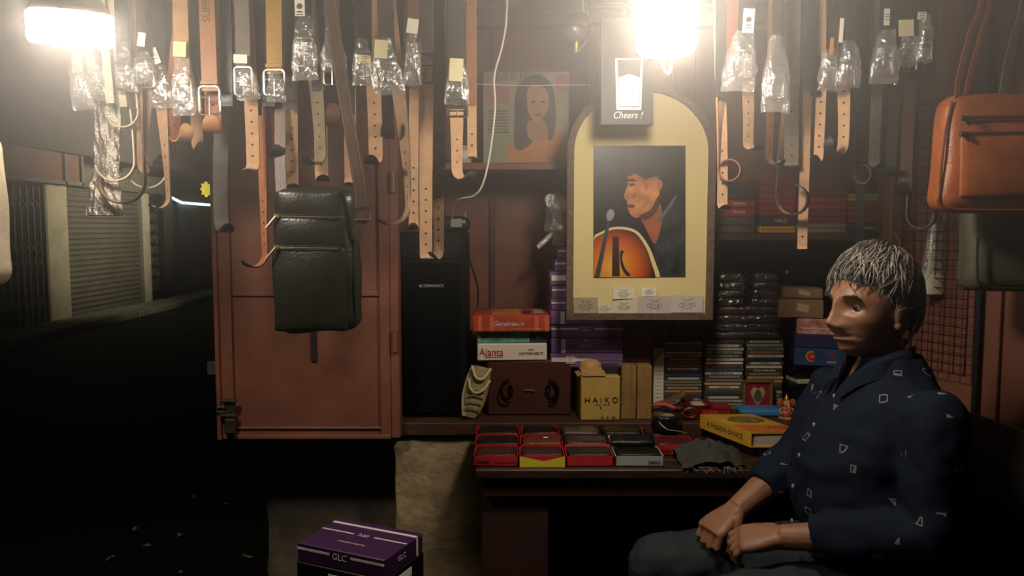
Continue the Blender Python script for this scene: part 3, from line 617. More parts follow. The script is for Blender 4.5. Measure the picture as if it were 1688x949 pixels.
# black stacks under the boxes at the right
z = Z_LEDGE
for i in range(9):
    hh = 0.0165; tagit(MB().box((XW(1345, 2.40) + random.uniform(-.006, .006), 2.47, z + hh / 2), (0.13, 0.13, hh - 0.001), RZ(random.uniform(-5, 5)), bev=0.003).build('black_case', mat('141513', 0.3)) if i != 5 else MB().box((XW(1345, 2.40) + .004, 2.465, z + hh / 2), (0.12, 0.13, hh - 0.001), RZ(8), bev=0.003).build('white_case', mat('b5ac9c', 0.5)),
        'flat black case, %s of the stack below the blue boxes' % ORD[i] if i != 5 else 'flat white case sticking out of the black stack', 'case', 'flat cases below the blue boxes'); z += hh
zb = z
for x0, x1, y0, y1, m, lb, yaw in ((1312, 1400, 563, 592, mat('24406a', 0.5, var=0.35, vscale=25), 'blue box with a round red and yellow emblem, lowest of three', 16), (1312, 1396, 542, 564, mat('23244a', 0.5, var=0.35, vscale=30), 'dark blue box between the red box and the emblem box', 16), (1316, 1400, 517, 543, mat('9a2e2a', 0.5, var=0.4, vscale=30, col2='c0b0a0'), 'scuffed red box on top of the blue boxes', 18)):
    t, L, w, h, R = carton('belt_box', lb, 'box', x0, x1, y0, y1, 2.35, 0.16, m, -yaw, 'blue and red boxes', rest=zb); zb += h + 0.0006
    if 'emblem' in lb and 'round' in lb:
        MB().lathe(L((0.30 - .5) * w, -.001, h * .55), [(0.017, 0), (0.017, 0.001)], 20, axis='y').build('emblem', mat('c9a040', 0.5), t); MB().lathe(L((0.30 - .5) * w, -.002, h * .55), [(0.013, 0), (0.013, 0.001)], 20, axis='y').build('emblem_centre', mat('b03026', 0.5), t)
        ftext(t, 'NBC', L, R, w, h, 0.30, 0.55, 0.010, mat('e0b84a', 0.5), 0.0035); ftext(t, 'MI', L, R, w, h, 0.66, 0.62, 0.020, mat('b03026', 0.5)); ftext(t, 'LEATHER', L, R, w, h, 0.68, 0.25, 0.008, WH)
    elif 'scuffed' in lb: front(t, 'print_line', L, R, w, h, 0.1, 0.6, 0.35, 0.45, mat('d0a090', 0.6))
for x0, x1, h, lb, dy in ((1291, 1362, 0.060, 'brown cardboard box on the scuffed red box', 0), (1297, 1360, 0.034, 'flatter brown cardboard box, topmost above the red box', 0.01)):
    c = Vector(((XW(x0, 2.36) + XW(x1, 2.36)) / 2 + 0.012, 2.44, zb)); t = thing('cardboard_box', lb, 'box', c, 'cardboard boxes')
    v_, f_ = soft_box((XW(x1, 2.36) - XW(x0, 2.36), 0.14, h), 0.006, 6, 0, 0.003, 20); MB().add([RZ(-14) @ p + c + Vector((0, 0, h / 2)) for p in v_], f_).build('carton_body', mat('8a6f4a', 0.8, var=0.25, vscale=12), t, True)
    q = MB().box(c + RZ(-14) @ Vector((0.005, -0.0715, h * 0.55)), (0.035, 0.001, h * 0.4), RZ(-14) @ RY(12)); q.build('packing_tape', mat('b8a078', 0.3), t); zb += h
# black bundle above
v_, f_ = soft_box((0.17, 0.14, 0.07), 0.03, 8, 0, 0.012, 18, 11); o = MB().add([p + Vector((XW(1330, 2.45), 2.5, zb + 0.032)) for p in v_], f_).build('black_bundle', mat('0f0f0e', 0.3, bump=0.5, bscale=50), None, True); tagit(o, 'black plastic bundle on the cardboard boxes under the shelf', 'bundle')

# red boxes on the right shelf
RB = mat('8e2430', 0.5, var=0.2, vscale=20); z0 = Z_SH2 + 0.0
def shelf_stack(x0, x1, rows, Y):
    z = Z_SH2
    for (h, m, lb, tx) in rows:
        a, b = XW(x0, Y), XW(x1, Y); c = Vector(((a + b) / 2, Y + 0.08, z)); t = thing('wallet_box', lb, 'box', c, 'boxes on the right shelf')
        MB().box(c + Vector((0, 0, h / 2)), (b - a, 0.16, h - 0.001), bev=0.002).build('carton_body', m, t)
        if tx: text('lettering', tx, h * 0.5, c + Vector((0.01, -0.081, h / 2)), mat('c9c0b0', 0.6), t)
        else: MB().box(c + Vector((0, -0.0803, h * 0.5)), ((b - a) * 0.96, 0.001, h * 0.06)).build('lid_line', BLACK, t)
        z += h
shelf_stack(1178, 1242, [(0.050, mat('4a4038', 0.6), 'dull brown box at the end of the shelf under small red boxes', None), (0.026, RB, 'small red box on the dull brown box', 'TEMPEL'), (0.026, RB, 'second small red box above the dull brown box', 'TEMPEL'), (0.05, mat('2a2220', 0.5), 'black box on top of the small red boxes', None)], 2.38)
shelf_stack(1250, 1308, [(0.022, mat('b98a3c', 0.6), 'ochre box at the bottom of a red shelf stack', None), (0.03, mat('2c2a28', 0.5), 'black box between ochre and red boxes', 'WILD'), (0.036, RB, 'red box resting on the black lettered box', None), (0.036, RB, 'red box in the middle of the ochre-based stack', None), (0.045, RB, 'tall red box topping the ochre-based stack', None)], 2.38)
shelf_stack(1312, 1392, [(0.030, mat('6f6a55', 0.6), 'grey-green box under dark red boxes on the shelf', None), (0.040, mat('6a2028', 0.5), 'dark red box on the grey-green box', None), (0.040, RB, 'red box above the dark red box', None), (0.035, mat('6a2028', 0.5), 'dark red box topping the grey-green based stack', None)], 2.37)
shelf_stack(1394, 1464, [(0.030, mat('1d2438', 0.5), 'navy lettered box beside the stall post', 'WALLET'), (0.038, RB, 'red box on the navy lettered box', None), (0.030, RB, 'red box under the yellow and black box', None), (0.022, mat('a9a03c', 0.5), 'yellow box with black corner beside the stall post', None), (0.035, BLACK, 'black box above the yellow one beside the stall post', None)], 2.38)
# ------------------------------------------------------------------ open wallet boxes on the table
TRAY_RED = mat('b3262a', 0.45); YEL = mat('d0c03a', 0.5)
def wallet_tray(label, x0, x1, row, shell, wallet, dz=0.0, wl='wallet', lettering=None, yellow=False, closed=False, facecol=None, hh=0.027):
    Y0 = 1.925 + row * 0.097; px_y = 768; a, b = XW(x0, Y0, px_y), XW(x1, Y0, px_y); w = b - a - 0.002; d = 0.094; z = Z_TABLE + dz; c = Vector(((a + b) / 2, Y0 + d / 2, z))
    t = thing('wallet_box', label, 'wallet box', c, 'open wallet boxes on the table'); k = 0.002
    q = MB(); q.box(c + Vector((0, 0, 0.0015)), (w, d, 0.003))
    for sx in (-1, 1): q.box(c + Vector((sx * (w / 2 - k / 2), 0, hh / 2)), (k, d, hh))
    for sy in (-1, 1): q.box(c + Vector((0, sy * (d / 2 - k / 2), hh / 2)), (w, k, hh))
    q.build('tray', shell, t)
    if facecol: MB().box(c + Vector((0, -d / 2 - 0.0005, hh / 2)), (w, 0.001, hh)).build('front_print', facecol, t)
    if yellow:
        MB().prism([c + Vector((-w / 2, -d / 2 - 0.0008, 0)), c + Vector((w / 2, -d / 2 - 0.0008, 0)), c + Vector((w / 2, -d / 2 - 0.0008, hh)), c + Vector((0.004, -d / 2 - 0.0008, hh * 0.52)), c + Vector((-w / 2, -d / 2 - 0.0008, hh))], (0, -0.0012, 0)).build('chevron_print', YEL, t)
    v_, f_ = soft_box((w - 0.010, d - 0.016, 0.020), 0.008, 6, 0, 0.002, 30, row + x0)
    MB().add([p + c + Vector((0.001, 0.002, hh - 0.007)) for p in v_], f_).build(wl, wallet, t, True)
    MB().tube([c + Vector((s1 * (w / 2 - 0.012), s2 * (d / 2 - 0.018) + 0.002, hh + 0.0035 - 0.001)) for s1, s2 in ((-1, -1), (1, -1), (1, 1), (-1, 1))], 0.0007, 4, closed=True).build('stitching', HOLE, t)
    if lettering:
        for s, u, size in lettering: text('lettering', s, size, c + Vector((u * w, -d / 2 - 0.0022, hh * 0.48)), BLACK, t)
    return t, c, w, d
LB = leather('15110f', 0.4); LBR = leather('4a2018', 0.4); LD = leather('3a2018', 0.45); LT = leather('6a3a22', 0.45); LG = leather('2a2622', 0.45)
GREYBOX = mat('9aa09c', 0.6)
wallet_tray('red wallet box with maroon wallet and black front print, at the table corner', 780, 855, 0, TRAY_RED, LBR, lettering=[('TEMPEL', -0.28, 0.011), ('GENUINE LEATHER', 0.12, 0.004), ('3 FOLD', 0.38, 0.006)])
wallet_tray('yellow and red chevron wallet box with a brown wallet', 856, 932, 0, TRAY_RED, LD, yellow=True)
wallet_tray('plain red front wallet box with a shiny dark wallet', 933, 1012, 0, TRAY_RED, LG)
t, c, w, d = wallet_tray('white fronted wallet box with a black wallet propped over it', 1014, 1095, 0, GREYBOX, LB, lettering=[('GAIAN', 0.30, 0.010), ('LEATHER WALLET', 0.30, 0.003)])
v_, f_ = soft_box((w - 0.006, 0.045, 0.018), 0.008, 6, 0, 0.002, 30, 3); MB().add([RX(18) @ p + c + Vector((-0.004, 0.046, 0.043)) for p in v_], f_).build('second_wallet', LB, t, True)
wallet_tray('red wallet box with black wallet right behind the corner box', 782, 856, 1, TRAY_RED, LB, 0.003)
t, c, w, d = wallet_tray('red wallet box holding a brown wallet with a white price sticker', 857, 929, 1, TRAY_RED, LT, 0.003)
MB().box(c + Vector((0.012, 0.0, 0.033)), (0.012, 0.010, 0.0008), RZ(10)).build('price_sticker', WHITE, t)
wallet_tray('orange edged navy wallet box with a tan streaked wallet', 931, 1006, 1, mat('23263c', 0.5), mat('5a3422', 0.35, var=0.6, vscale=16, col2='1c1430'), 0.003, facecol=mat('c05a30', 0.5))
wallet_tray('white edged wallet box with a chestnut wallet behind the propped one', 1008, 1076, 1, mat('c8b8a0', 0.5), leather('7a4a32', 0.35), 0.003)
wallet_tray('red wallet box with a glossy oxblood wallet next to the grey cloth', 1078, 1148, 1, TRAY_RED, leather('5a1c18', 0.3), 0.0, lettering=[('TEMPEL', -0.25, 0.010)])
wallet_tray('red wallet box with black wallet in the back row by the ledge corner', 784, 857, 2, TRAY_RED, LB, 0.005)
wallet_tray('red wallet box with black wallet in the back row beside the navy one', 859, 923, 2, TRAY_RED, LB, 0.005)
wallet_tray('pale edged navy box with grey-brown wallet in the back row', 925, 991, 2, mat('2c2e44', 0.5), leather('5e4a40', 0.35), 0.005)
wallet_tray('black box with an olive-black wallet in the back row', 993, 1060, 2, mat('1b1a18', 0.5), leather('23241c', 0.4), 0.005)
wallet_tray('red box with dark wallet under the black tape roll', 1062, 1128, 2, TRAY_RED, LB, 0.0)

# tape roll
c = V(1099, 700, 2.16); c.z = Z_TABLE + 0.036
tr = thing('tape_roll', 'roll of black tape lying on the red wallet box', 'tape', c)
MB().lathe(c, [(0.022, 0), (0.042, 0), (0.044, 0.003), (0.044, 0.038), (0.042, 0.041), (0.022, 0.041), (0.022, 0.0)], 28).build('tape', mat('111110', 0.25), tr, True)
MB().lathe(c, [(0.0205, 0.001), (0.0218, 0.001), (0.0218, 0.040), (0.0205, 0.040), (0.0205, 0.001)], 24).build('core', mat('a08a68', 0.8), tr, True)
q = MB().tube(spline([c + Vector(p) for p in ((-.03, -.03, .03), (-.01, -.048, .012), (.02, -.045, .006), (.05, -.03, -.004))]), 0.0016, 5); q.build('loose_end', mat('8a8478', 0.4), tr)
# red handled pliers and scissors
def tz(dz=0): return Z_LEDGE + dz
pl = thing('pliers', 'pliers with coral red handles lying on the ledge', 'pliers', V(1105, 690, 2.3))
CORAL = mat('c04a3a', 0.45); P = lambda x, y, Y, dz: Vector((XW(x, Y, y), Y, Z_LEDGE + dz))
MB().tube(spline([P(1078, 668, 2.30, .040), P(1095, 668, 2.29, .044), P(1112, 672, 2.28, .036), P(1126, 676, 2.28, .026)]), [0.006] * 18 + [0.004], 8).build('handle', CORAL, pl, True)
MB().tube(spline([P(1078, 678, 2.27, .024), P(1098, 684, 2.26, .016), P(1124, 690, 2.26, .010)]), 0.005, 8).build('handle', CORAL, pl, True)
q = MB().tube([P(1112, 680, 2.28, .022), P(1138, 682, 2.27, .018)], 0.007, 8); q.build('jaw', DARK_STEEL, pl)
sc_ = thing('scissors', 'dark red handled scissors lying beside the pliers', 'scissors', V(1140, 690, 2.28))
for cx_, cy_, r1, r2, Yc, dz in ((1138, 680, .020, .016, 2.26, .026), (1118, 676, .013, .009, 2.27, .032)):
    cc = P(cx_, cy_, Yc, dz); MB().tube([cc + Vector((r1 * math.cos(2 * PI * i / 20), -0.008 * math.sin(2 * PI * i / 20), r2 * math.sin(2 * PI * i / 20))) for i in range(20)], 0.0042, 6, closed=True).build('finger_ring', mat('7a2a22', 0.4), sc_, True)
MB().tube([P(1128, 672, 2.27, .030), P(1090, 680, 2.30, .012)], [0.004, 0.0015], 6).build('blade', DARK_STEEL, sc_); MB().tube([P(1122, 680, 2.26, .024), P(1088, 686, 2.29, .008)], [0.004, 0.0015], 6).build('blade', DARK_STEEL, sc_)
# maroon ring dish, leather offcuts
cc = P(1147, 660, 2.36, 0.0); dsh = MB().lathe(cc, [(0.030, 0), (0.046, 0.004), (0.050, 0.030), (0.052, 0.034), (0.048, 0.036), (0.045, 0.030), (0.040, 0.006), (0.001, 0.005)], 28)
tagit(dsh.build('maroon_dish', mat('5e1d1c', 0.35), None, True), 'round maroon dish in front of the disc stacks', 'dish')
for i, (pts, col, lb) in enumerate([([(1076, 660, 2.35, .02), (1100, 655, 2.35, .034), (1128, 644, 2.36, .060)], '7a5a36', 'curled tan leather offcut leaning beside the wood block'), ([(1078, 668, 2.33, .012), (1105, 662, 2.33, .020), (1126, 660, 2.34, .026)], '2c2420', 'dark leather offcut lying under the tan one')]):
    q = MB(); S = spline([P(*p) for p in pts], 6)
    rings = [[s + Vector((0, -.018, 0)), s + Vector((0, .022, .006)), s + Vector((0, .022, .008)), s + Vector((0, -.018, .003))] for s in S]; q.loft(rings); tagit(q.build('leather_offcut', leather(col, .7), None, True), lb, 'leather')
# red and white boxes, knife, blue tray
for x0, x1, y0, y1, Y, d, m, lb, yaw in ((1163, 1205, 668, 684, 2.33, 0.05, mat('8a1f22', 0.45), 'long dark red box beside the blue tray', 0), (1144, 1163, 667, 684, 2.335, 0.05, mat('cdbf9c', 0.6), 'cream carton between the scissors and the dark red box', 0), (1160, 1186, 685, 698, 2.27, 0.04, mat('a02628', 0.4), 'red box lying in front of the yellow book spine', -6)):
    a, b = V(x0, y1, Y), V(x1, y0, Y); t = thing('small_box', lb, 'box', ((a.x + b.x) / 2, Y + d / 2, Z_LEDGE)); h = b.z - a.z
    MB().box(((a.x + b.x) / 2, Y + d / 2, Z_LEDGE + h / 2), (b.x - a.x, d, h), RZ(yaw), bev=0.002).build('carton_body', m, t); MB().box(((a.x + b.x) / 2, Y + d / 2 - 0.001, Z_LEDGE + h * 0.8), (b.x - a.x + 0.002, d + 0.003, h * 0.35), RZ(yaw), bev=0.001).build('lid', m, t)
kn = thing('pocket_knife', 'small blue handled knife lying before the dark red box', 'knife', P(1178, 686, 2.30, 0))
v_, f_ = soft_box((0.045, 0.014, 0.010), 0.005, 4); MB().add([RZ(6) @ p + P(1178, 684, 2.31, .006) for p in v_], f_).build('handle', mat('23407a', 0.35), kn, True); MB().prism([P(1188, 684, 2.31, .004), P(1208, 684, 2.31, .004), P(1205, 684, 2.318, .004), P(1188, 684, 2.318, .004)], (0, 0, .0012)).build('blade', STEEL, kn)
bt = thing('blue_box', 'flat blue plastic box lying before the framed deity', 'box', P(1250, 680, 2.32, 0))
v_, f_ = soft_box((XW(1290, 2.32) - XW(1217, 2.32), 0.075, 0.022), 0.007, 6); MB().add([p + P(1253, 680, 2.35, .0115) for p in v_], f_).build('box_body', mat('3f7fb4', 0.3), bt, True); MB().box(P(1253, 680, 2.313, .016), (0.125, 0.002, 0.003), bev=0.0008).build('rim', mat('5a9aca', 0.3), bt)
# yellow book on a black book
def book(name, label, pts_front, Y0, Y1, z0, h, skew, cover, pages, spine=None):
    """hard-cover book: left/right x at front edge (photo columns), skewed back"""
    xl, xr = XW(pts_front[0], Y0, 740), XW(pts_front[1], Y0, 740); t = thing(name, label, 'book', ((xl + xr) / 2, (Y0 + Y1) / 2, z0)); k = 0.003
    def quad(z, e=0.0): return [Vector((xl - e, Y0 - e, z)), Vector((xr + e, Y0 - e, z)), Vector((xr + skew + e, Y1, z)), Vector((xl + skew - e, Y1, z))]
    MB().prism(quad(z0 + h - k, .002), (0, 0, k)).build('front_cover', cover, t); MB().prism(quad(z0, .002), (0, 0, k)).build('back_cover', cover, t)
    MB().prism([p + Vector((.006, .003, 0)) if i in (0, 3) else p for i, p in enumerate(quad(z0 + k))], (0, 0, h - 2 * k)).build('pages', pages, t)
    A, B = Vector((xl - .002, Y0 - .002, z0)), Vector((xl + skew - .002, Y1, z0)); n = Vector((-(B - A).y, (B - A).x, 0)).normalized()
    MB().prism([A, B, B + n * .003, A + n * .003], (0, 0, h)).build('spine', spine or cover, t)
    return t, A, B, n
zb_ = Z_TABLE
tk, A, B, n = book('black_book', 'thick black book under the yellow book', (1246, 1330), 2.02, 2.20, zb_, 0.028, -0.075, mat('151413', 0.4), mat('6f675a', 0.8))
ty, A, B, n = book('yellow_book', 'thick yellow and orange hardback lying on the black book', (1240, 1330), 2.00, 2.20, zb_ + 0.0285, 0.040, -0.085, mat('c2962c', 0.45, var=0.15, vscale=12), mat('b9aa96', 0.8, var=0.3, vscale=8, stretch=(1, 1, 60)))
zt_ = zb_ + 0.0685; mid = (A + B) / 2; ang = math.degrees(math.atan2((A - B).y, (A - B).x))
text('lettering', 'A PASSION DANCE', 0.020, mid + n * .0036 + Vector((0, 0, 0.020)), mat('5a3418', .6), ty, RZ(ang), squash=0.9)
xl, xr = XW(1240, 2.0, 740), XW(1330, 2.0, 740)
MB().prism([Vector((xl, 2.0, zt_ + .0004)), Vector((xr, 2.0, zt_ + .0004)), Vector((xr - .032, 2.075, zt_ + .0004)), Vector((xl - .032, 2.075, zt_ + .0004))], (0, 0, .0006)).build('orange_band', mat('b8622a', 0.45), ty)
ec = Vector(((xl + xr) / 2 - .05, 2.135, zt_ + .0006)); MB().add(*(lambda pts: (pts + [p + Vector((0, 0, .0006)) for p in pts], [tuple(range(24)), tuple(range(24, 48))] + [(i, (i + 1) % 24, (i + 1) % 24 + 24, i + 24) for i in range(24)]))([ec + Vector((.052 * math.cos(2 * PI * i / 24), .036 * math.sin(2 * PI * i / 24), 0)) for i in range(24)])).build('cover_picture', mat('8a7440', 0.5, var=0.6, vscale=60, col2='3a2c18'), ty)
MB().tube([Vector(((xl + xr) / 2 + .012, 2.04, zt_ + .0012)) + Vector((.030 * math.cos(2 * PI * i / 20), .011 * math.sin(2 * PI * i / 20), 0)) for i in range(20)], 0.0012, 4, closed=True).build('printed_oval', mat('5a2a14', .5), ty)
# crumpled cloth with frayed edge
cl = thing('cloth', 'crumpled dark grey cloth with frayed threads on the table edge', 'cloth', V(1168, 765, 1.96))
q = MB(); N = 30; cc = Vector((XW(1166, 1.97, 760), 1.975, Z_TABLE)); vs_ = []
for i in range(N + 1):
    for j in range(N + 1):
        u, v = i / N * 2 - 1, j / N * 2 - 1; r = math.sqrt(u * u + v * v); p = Vector((u * 0.082 * (1 + .15 * noise.noise(Vector((v * 2, 1, 0)))), v * 0.075 * (1 + .2 * noise.noise(Vector((u * 2, 5, 0)))), 0))
        hgt = 0.046 * max(0, 1 - r * r * 0.62) + 0.016 * abs(noise.noise(Vector((u * 2.4, v * 2.4, 3)))) + 0.010 * abs(noise.noise(Vector((u * 6, v * 5, 8))))
        p.z = max(0.002, hgt); vs_.append(cc + p)
q.add(vs_, [(i * (N + 1) + j, (i + 1) * (N + 1) + j, (i + 1) * (N + 1) + j + 1, i * (N + 1) + j + 1) for i in range(N) for j in range(N)])
q.build('fabric', mat('3a3a34', 0.95, var=0.3, vscale=25, bump=0.3, bscale=300), cl, True)
q = MB()
for i in range(22):
    b_ = cc + Vector((random.uniform(-.07, .075), -.070 + random.uniform(-.004, .006), .004)); q.tube(spline([b_, b_ + Vector((random.uniform(-.01, .01), -.006, .002)), b_ + Vector((random.uniform(-.016, .016), -.010, random.uniform(-.012, .006)))], 3), 0.0006, 4)
q.build('frayed_threads', mat('9a9484', 0.9), cl)

# small framed deity picture and elephant headed figurine
fd = thing('deity_frame', 'small gilt framed red devotional picture before the disc stack', 'picture', P(1254, 670, 2.38, 0))
fc = Vector((XW(1254, 2.385), 2.39, (ZW(626, 2.385) + Z_LEDGE) / 2)); fw, fh = XW(1279, 2.385) - XW(1229, 2.385), ZW(626, 2.385) - Z_LEDGE; GILT = mat('8a6228', 0.4, 0.3, bump=0.6, bscale=180)
MB().box(fc, (fw - .01, .006, fh - .01)).build('picture', mat('8e1f2e', 0.6, var=0.2, vscale=40), fd)
for dx, dz, sx, sz in ((-1, 0, .010, fh), (1, 0, .010, fh), (0, 1, fw, .010), (0, -1, fw, .010)): MB().box(fc + Vector((dx * (fw / 2 - .005), -.004, dz * (fh / 2 - .005))), (sx, .012, sz), bev=.003).build('frame_side', GILT, fd)
pp = spline([fc + Vector((x * .028, -.0035, z * .034)) for x, z in ((0, -.85), (-.55, -.2), (-.8, .35), (-.45, .8), (0, .62), (.45, .8), (.8, .35), (.55, -.2))], 4, True); MB().prism(pp, (0, -.0008, 0)).build('garland', mat('bda05a', 0.6, var=0.4, vscale=150), fd)
pp = spline([fc + Vector((x * .015, -.0046, z * .026)) for x, z in ((0, -.8), (-.8, -.3), (-.6, .4), (0, .75), (.6, .4), (.8, -.3))], 4, True); MB().prism(pp, (0, -.0006, 0)).build('figure', mat('54564e', 0.6, var=0.5, vscale=200), fd)
gn = thing('elephant_figurine', 'small painted elephant headed figurine beside the blue box', 'figurine', P(1296, 688, 2.30, 0)); gc = P(1296, 688, 2.30, 0)
GOLD = mat('b58a4a', 0.45, var=0.3, vscale=60); ROSE = mat('b0503c', 0.5)
q = MB().ball(gc + Vector((0, 0, .014)), (.020, .016, .015), 14, 8).ball(gc + Vector((0, 0, .028)), (.013, .012, .014), 12, 8); q.build('body', ROSE, gn, True)
MB().ball(gc + Vector((0, -.004, .046)), (.0115, .011, .013), 12, 8).build('head', GOLD, gn, True)
for s in (-1, 1): MB().ball(gc + Vector((s * .0185, 0, .047)), (.010, .003, .012), 12, 8).build('ear', ROSE, gn, True); MB().tube(spline([gc + Vector((s * .012, 0, .032)), gc + Vector((s * .022, -.008, .022)), gc + Vector((s * .015, -.014, .016))]), .004, 6).build('arm', GOLD, gn, True)
MB().tube(spline([gc + Vector((0, -.014, .045)), gc + Vector((.001, -.020, .034)), gc + Vector((.004, -.020, .022)), gc + Vector((.010, -.019, .018))]), [.0046] * 6 + [.004] * 7 + [.0034] * 6, 8).build('trunk', GOLD, gn, True)
MB().lathe(gc + Vector((0, 0, .056)), [(.010, 0), (.011, .003), (.006, .010), (.002, .018), (.0005, .019)], 12).build('crown', BRASS, gn, True)
MB().lathe(gc, [(.022, 0), (.022, .003), (.018, .005), (.001, .005)], 16).build('base', GOLD, gn)
tagit(MB().prism([P(1306, 690, 2.27, 0), P(1326, 690, 2.27, 0), P(1326, 650, 2.29, .05), P(1316, 650, 2.29, .045)], (0, .01, 0)).build('yellow_card', mat('b9972c', 0.6)), 'yellow card leaning beside the figurine', 'card')

# ------------------------------------------------------------------ arched frame with print
YF = 2.20
af = thing('arched_picture', 'large arched wooden frame with a cream mount and a singer print', 'picture', V(1055, 527, YF))
xa, xb = XW(934, YF), XW(1176, YF); zb0 = ZW(527, YF); zs = ZW(250, YF); rx = (xb - xa) / 2; rz_ = ZW(138, YF) - zs; xc = (xa + xb) / 2
def arch(inset, n=28):
    return [Vector((xa + inset, 0, zb0 + inset)), Vector((xb - inset, 0, zb0 + inset))] + [Vector((xc + (rx - inset) * math.cos(PI * i / n), 0, zs + (rz_ - inset) * math.sin(PI * i / n))) for i in range(n + 1)]
A0, A1 = arch(0), arch(0.019); n = len(A0); q = MB()
vs_ = [p + Vector((0, YF, 0)) for p in A0] + [p + Vector((0, YF - .004, 0)) for p in A1] + [p + Vector((0, YF + .025, 0)) for p in A0] + [p + Vector((0, YF + .025, 0)) for p in A1]; fs_ = []
for i in range(n): j = (i + 1) % n; fs_ += [(i, j, n + j, n + i), (2 * n + i, 3 * n + i, 3 * n + j, 2 * n + j), (i, 2 * n + i, 2 * n + j, j), (n + i, n + j, 3 * n + j, 3 * n + i)]
q.add(vs_, fs_); q.build('frame_moulding', mat('6e5a48', 0.75, var=0.45, vscale=60, bump=0.5, bscale=120), af)
MB().prism([p + Vector((0, YF + .012, 0)) for p in arch(0.015)], (0, .008, 0)).build('mount_board', mat('d9c78c', 0.8), af)
def flat(parent, name, pts, m, layer, Y=YF + .012, smooth_n=5, closed_spline=True):
    """flat printed shape; shapes on the print are trimmed at its edges"""
    Q = spline([(x, y, 0) for x, y in pts], smooth_n, True) if closed_spline else [Vector((x, y, 0)) for x, y in pts]
    lim = (978.4, 1129.6, 240.4, 456.6) if name.startswith('printed') and Y > YF and Y < YF + .02 else (797.5, 937.5, 118.5, 267.5) if Y > 2.4 else (0, 1688, 0, 949)
    P_ = [V(min(lim[1], max(lim[0], q.x)), min(lim[3], max(lim[2], q.y)), Y) for q in Q]
    return MB().prism([p + Vector((0, -0.0006 * layer, 0)) for p in P_], (0, 0.0004, 0)).build(name, m, parent)
def C1(pts): return [(900 + x / 2.157, 100 + y / 2.157) for x, y in pts]
pr = flat(af, 'print', [(978, 240), (1130, 240), (1130, 457), (978, 457)], mat('12100e', 0.4, var=0.5, vscale=9), 1, closed_spline=False)
flat(pr, 'printed_jacket', C1([(392, 590), (450, 500), (500, 560), (520, 780), (450, 800), (380, 790), (386, 660)]), mat('343a3c', 0.4, var=0.8, vscale=24, col2='0c0d0e'), 2, smooth_n=3)
flat(pr, 'printed_neck', C1([(335, 545), (400, 505), (412, 560), (404, 610), (384, 650), (352, 590)]), mat('a0542c', 0.5, var=0.3, vscale=20), 3)
flat(pr, 'printed_face', C1([(292, 392), (290, 440), (276, 482), (288, 500), (292, 530), (312, 556), (352, 552), (392, 510), (404, 450), (390, 400), (340, 384)]), mat('c98450', 0.5, var=0.5, vscale=18, col2='6a3018'), 4)
flat(pr, 'printed_hair', C1([(268, 372), (300, 326), (370, 312), (432, 332), (452, 392), (440, 452), (420, 476), (412, 440), (396, 412), (352, 420), (318, 402), (292, 410)]), mat('2a2019', 0.4, var=0.6, vscale=26, col2='0c0907'), 5)
flat(pr, 'printed_ear', C1([(396, 430), (408, 424), (414, 442), (404, 462), (396, 450)]), mat('a85e34', 0.5), 6)
flat(pr, 'printed_brow', C1([(286, 428), (304, 420), (322, 428), (304, 428)]), BLACK, 6, smooth_n=3)
flat(pr, 'printed_eye', C1([(294, 440), (306, 436), (316, 441), (304, 445)]), mat('2a1408', .5), 6, smooth_n=3)
flat(pr, 'printed_mouth', C1([(288, 515), (304, 510), (316, 518), (302, 524)]), mat('5a1c12', .5), 6, smooth_n=3)
flat(pr, 'printed_jaw_shade', C1([(330, 552), (372, 528), (398, 480), (402, 510), (384, 545), (350, 566)]), mat('4a2010', .5), 6)
flat(pr, 'printed_collar', C1([(398, 560), (430, 520), (458, 480), (462, 486), (436, 530), (404, 572)]), mat('5a6062', .5), 6, smooth_n=3)
gmat = bpy.data.materials.new('sunburst'); gmat.use_nodes = True; nt = gmat.node_tree; bs = nt.nodes['Principled BSDF']
geo = nt.nodes.new('ShaderNodeNewGeometry'); gcen = V(1012, 440, YF)
vm = nt.nodes.new('ShaderNodeVectorMath'); vm.operation = 'DISTANCE'; vm.inputs[1].default_value = gcen; nt.links.new(geo.outputs['Position'], vm.inputs[0])
cr = nt.nodes.new('ShaderNodeValToRGB'); mr = nt.nodes.new('ShaderNodeMath'); mr.operation = 'DIVIDE'; mr.inputs[1].default_value = 0.115; nt.links.new(vm.outputs['Value'], mr.inputs[0]); nt.links.new(mr.outputs[0], cr.inputs['Fac'])
e = cr.color_ramp.elements; e[0].position = 0.1; e[0].color = (*lin('e0a838'), 1); e[1].position = 1.0; e[1].color = (*lin('3a0e06'), 1); x_ = e.new(0.62); x_.color = (*lin('c85a18'), 1)
nt.links.new(cr.outputs['Color'], bs.inputs['Base Color']); bs.inputs['Roughness'].default_value = 0.35
flat(pr, 'printed_guitar_rim', C1([(150, 650), (205, 604), (255, 590), (318, 602), (358, 648), (384, 705), (400, 790), (280, 800), (150, 800)]), mat('d8c890', 0.5), 6, smooth_n=4)
flat(pr, 'printed_guitar', C1([(150, 660), (206, 612), (255, 599), (312, 610), (348, 652), (370, 705), (384, 790), (280, 800), (150, 800)]), gmat, 7, smooth_n=4)
flat(pr, 'printed_sound_hole', C1([(262, 680), (276, 676), (270, 700), (282, 740), (300, 760), (286, 764), (266, 730)]), BLACK, 8, smooth_n=4)
flat(pr, 'printed_pickguard', C1([(236, 625), (258, 625), (262, 766), (234, 766)]), mat('3a120a', .4), 8, closed_spline=False)
flat(pr, 'printed_microphone', C1([(214, 548), (226, 528), (242, 536), (238, 560), (220, 572)]), mat('9a9a98', 0.4, var=0.4, vscale=150), 9)
flat(pr, 'printed_mic_stand', C1([(218, 566), (228, 572), (190, 768), (172, 768)]), mat('3a3c3c', 0.4, var=0.4, vscale=90), 9, closed_spline=False)
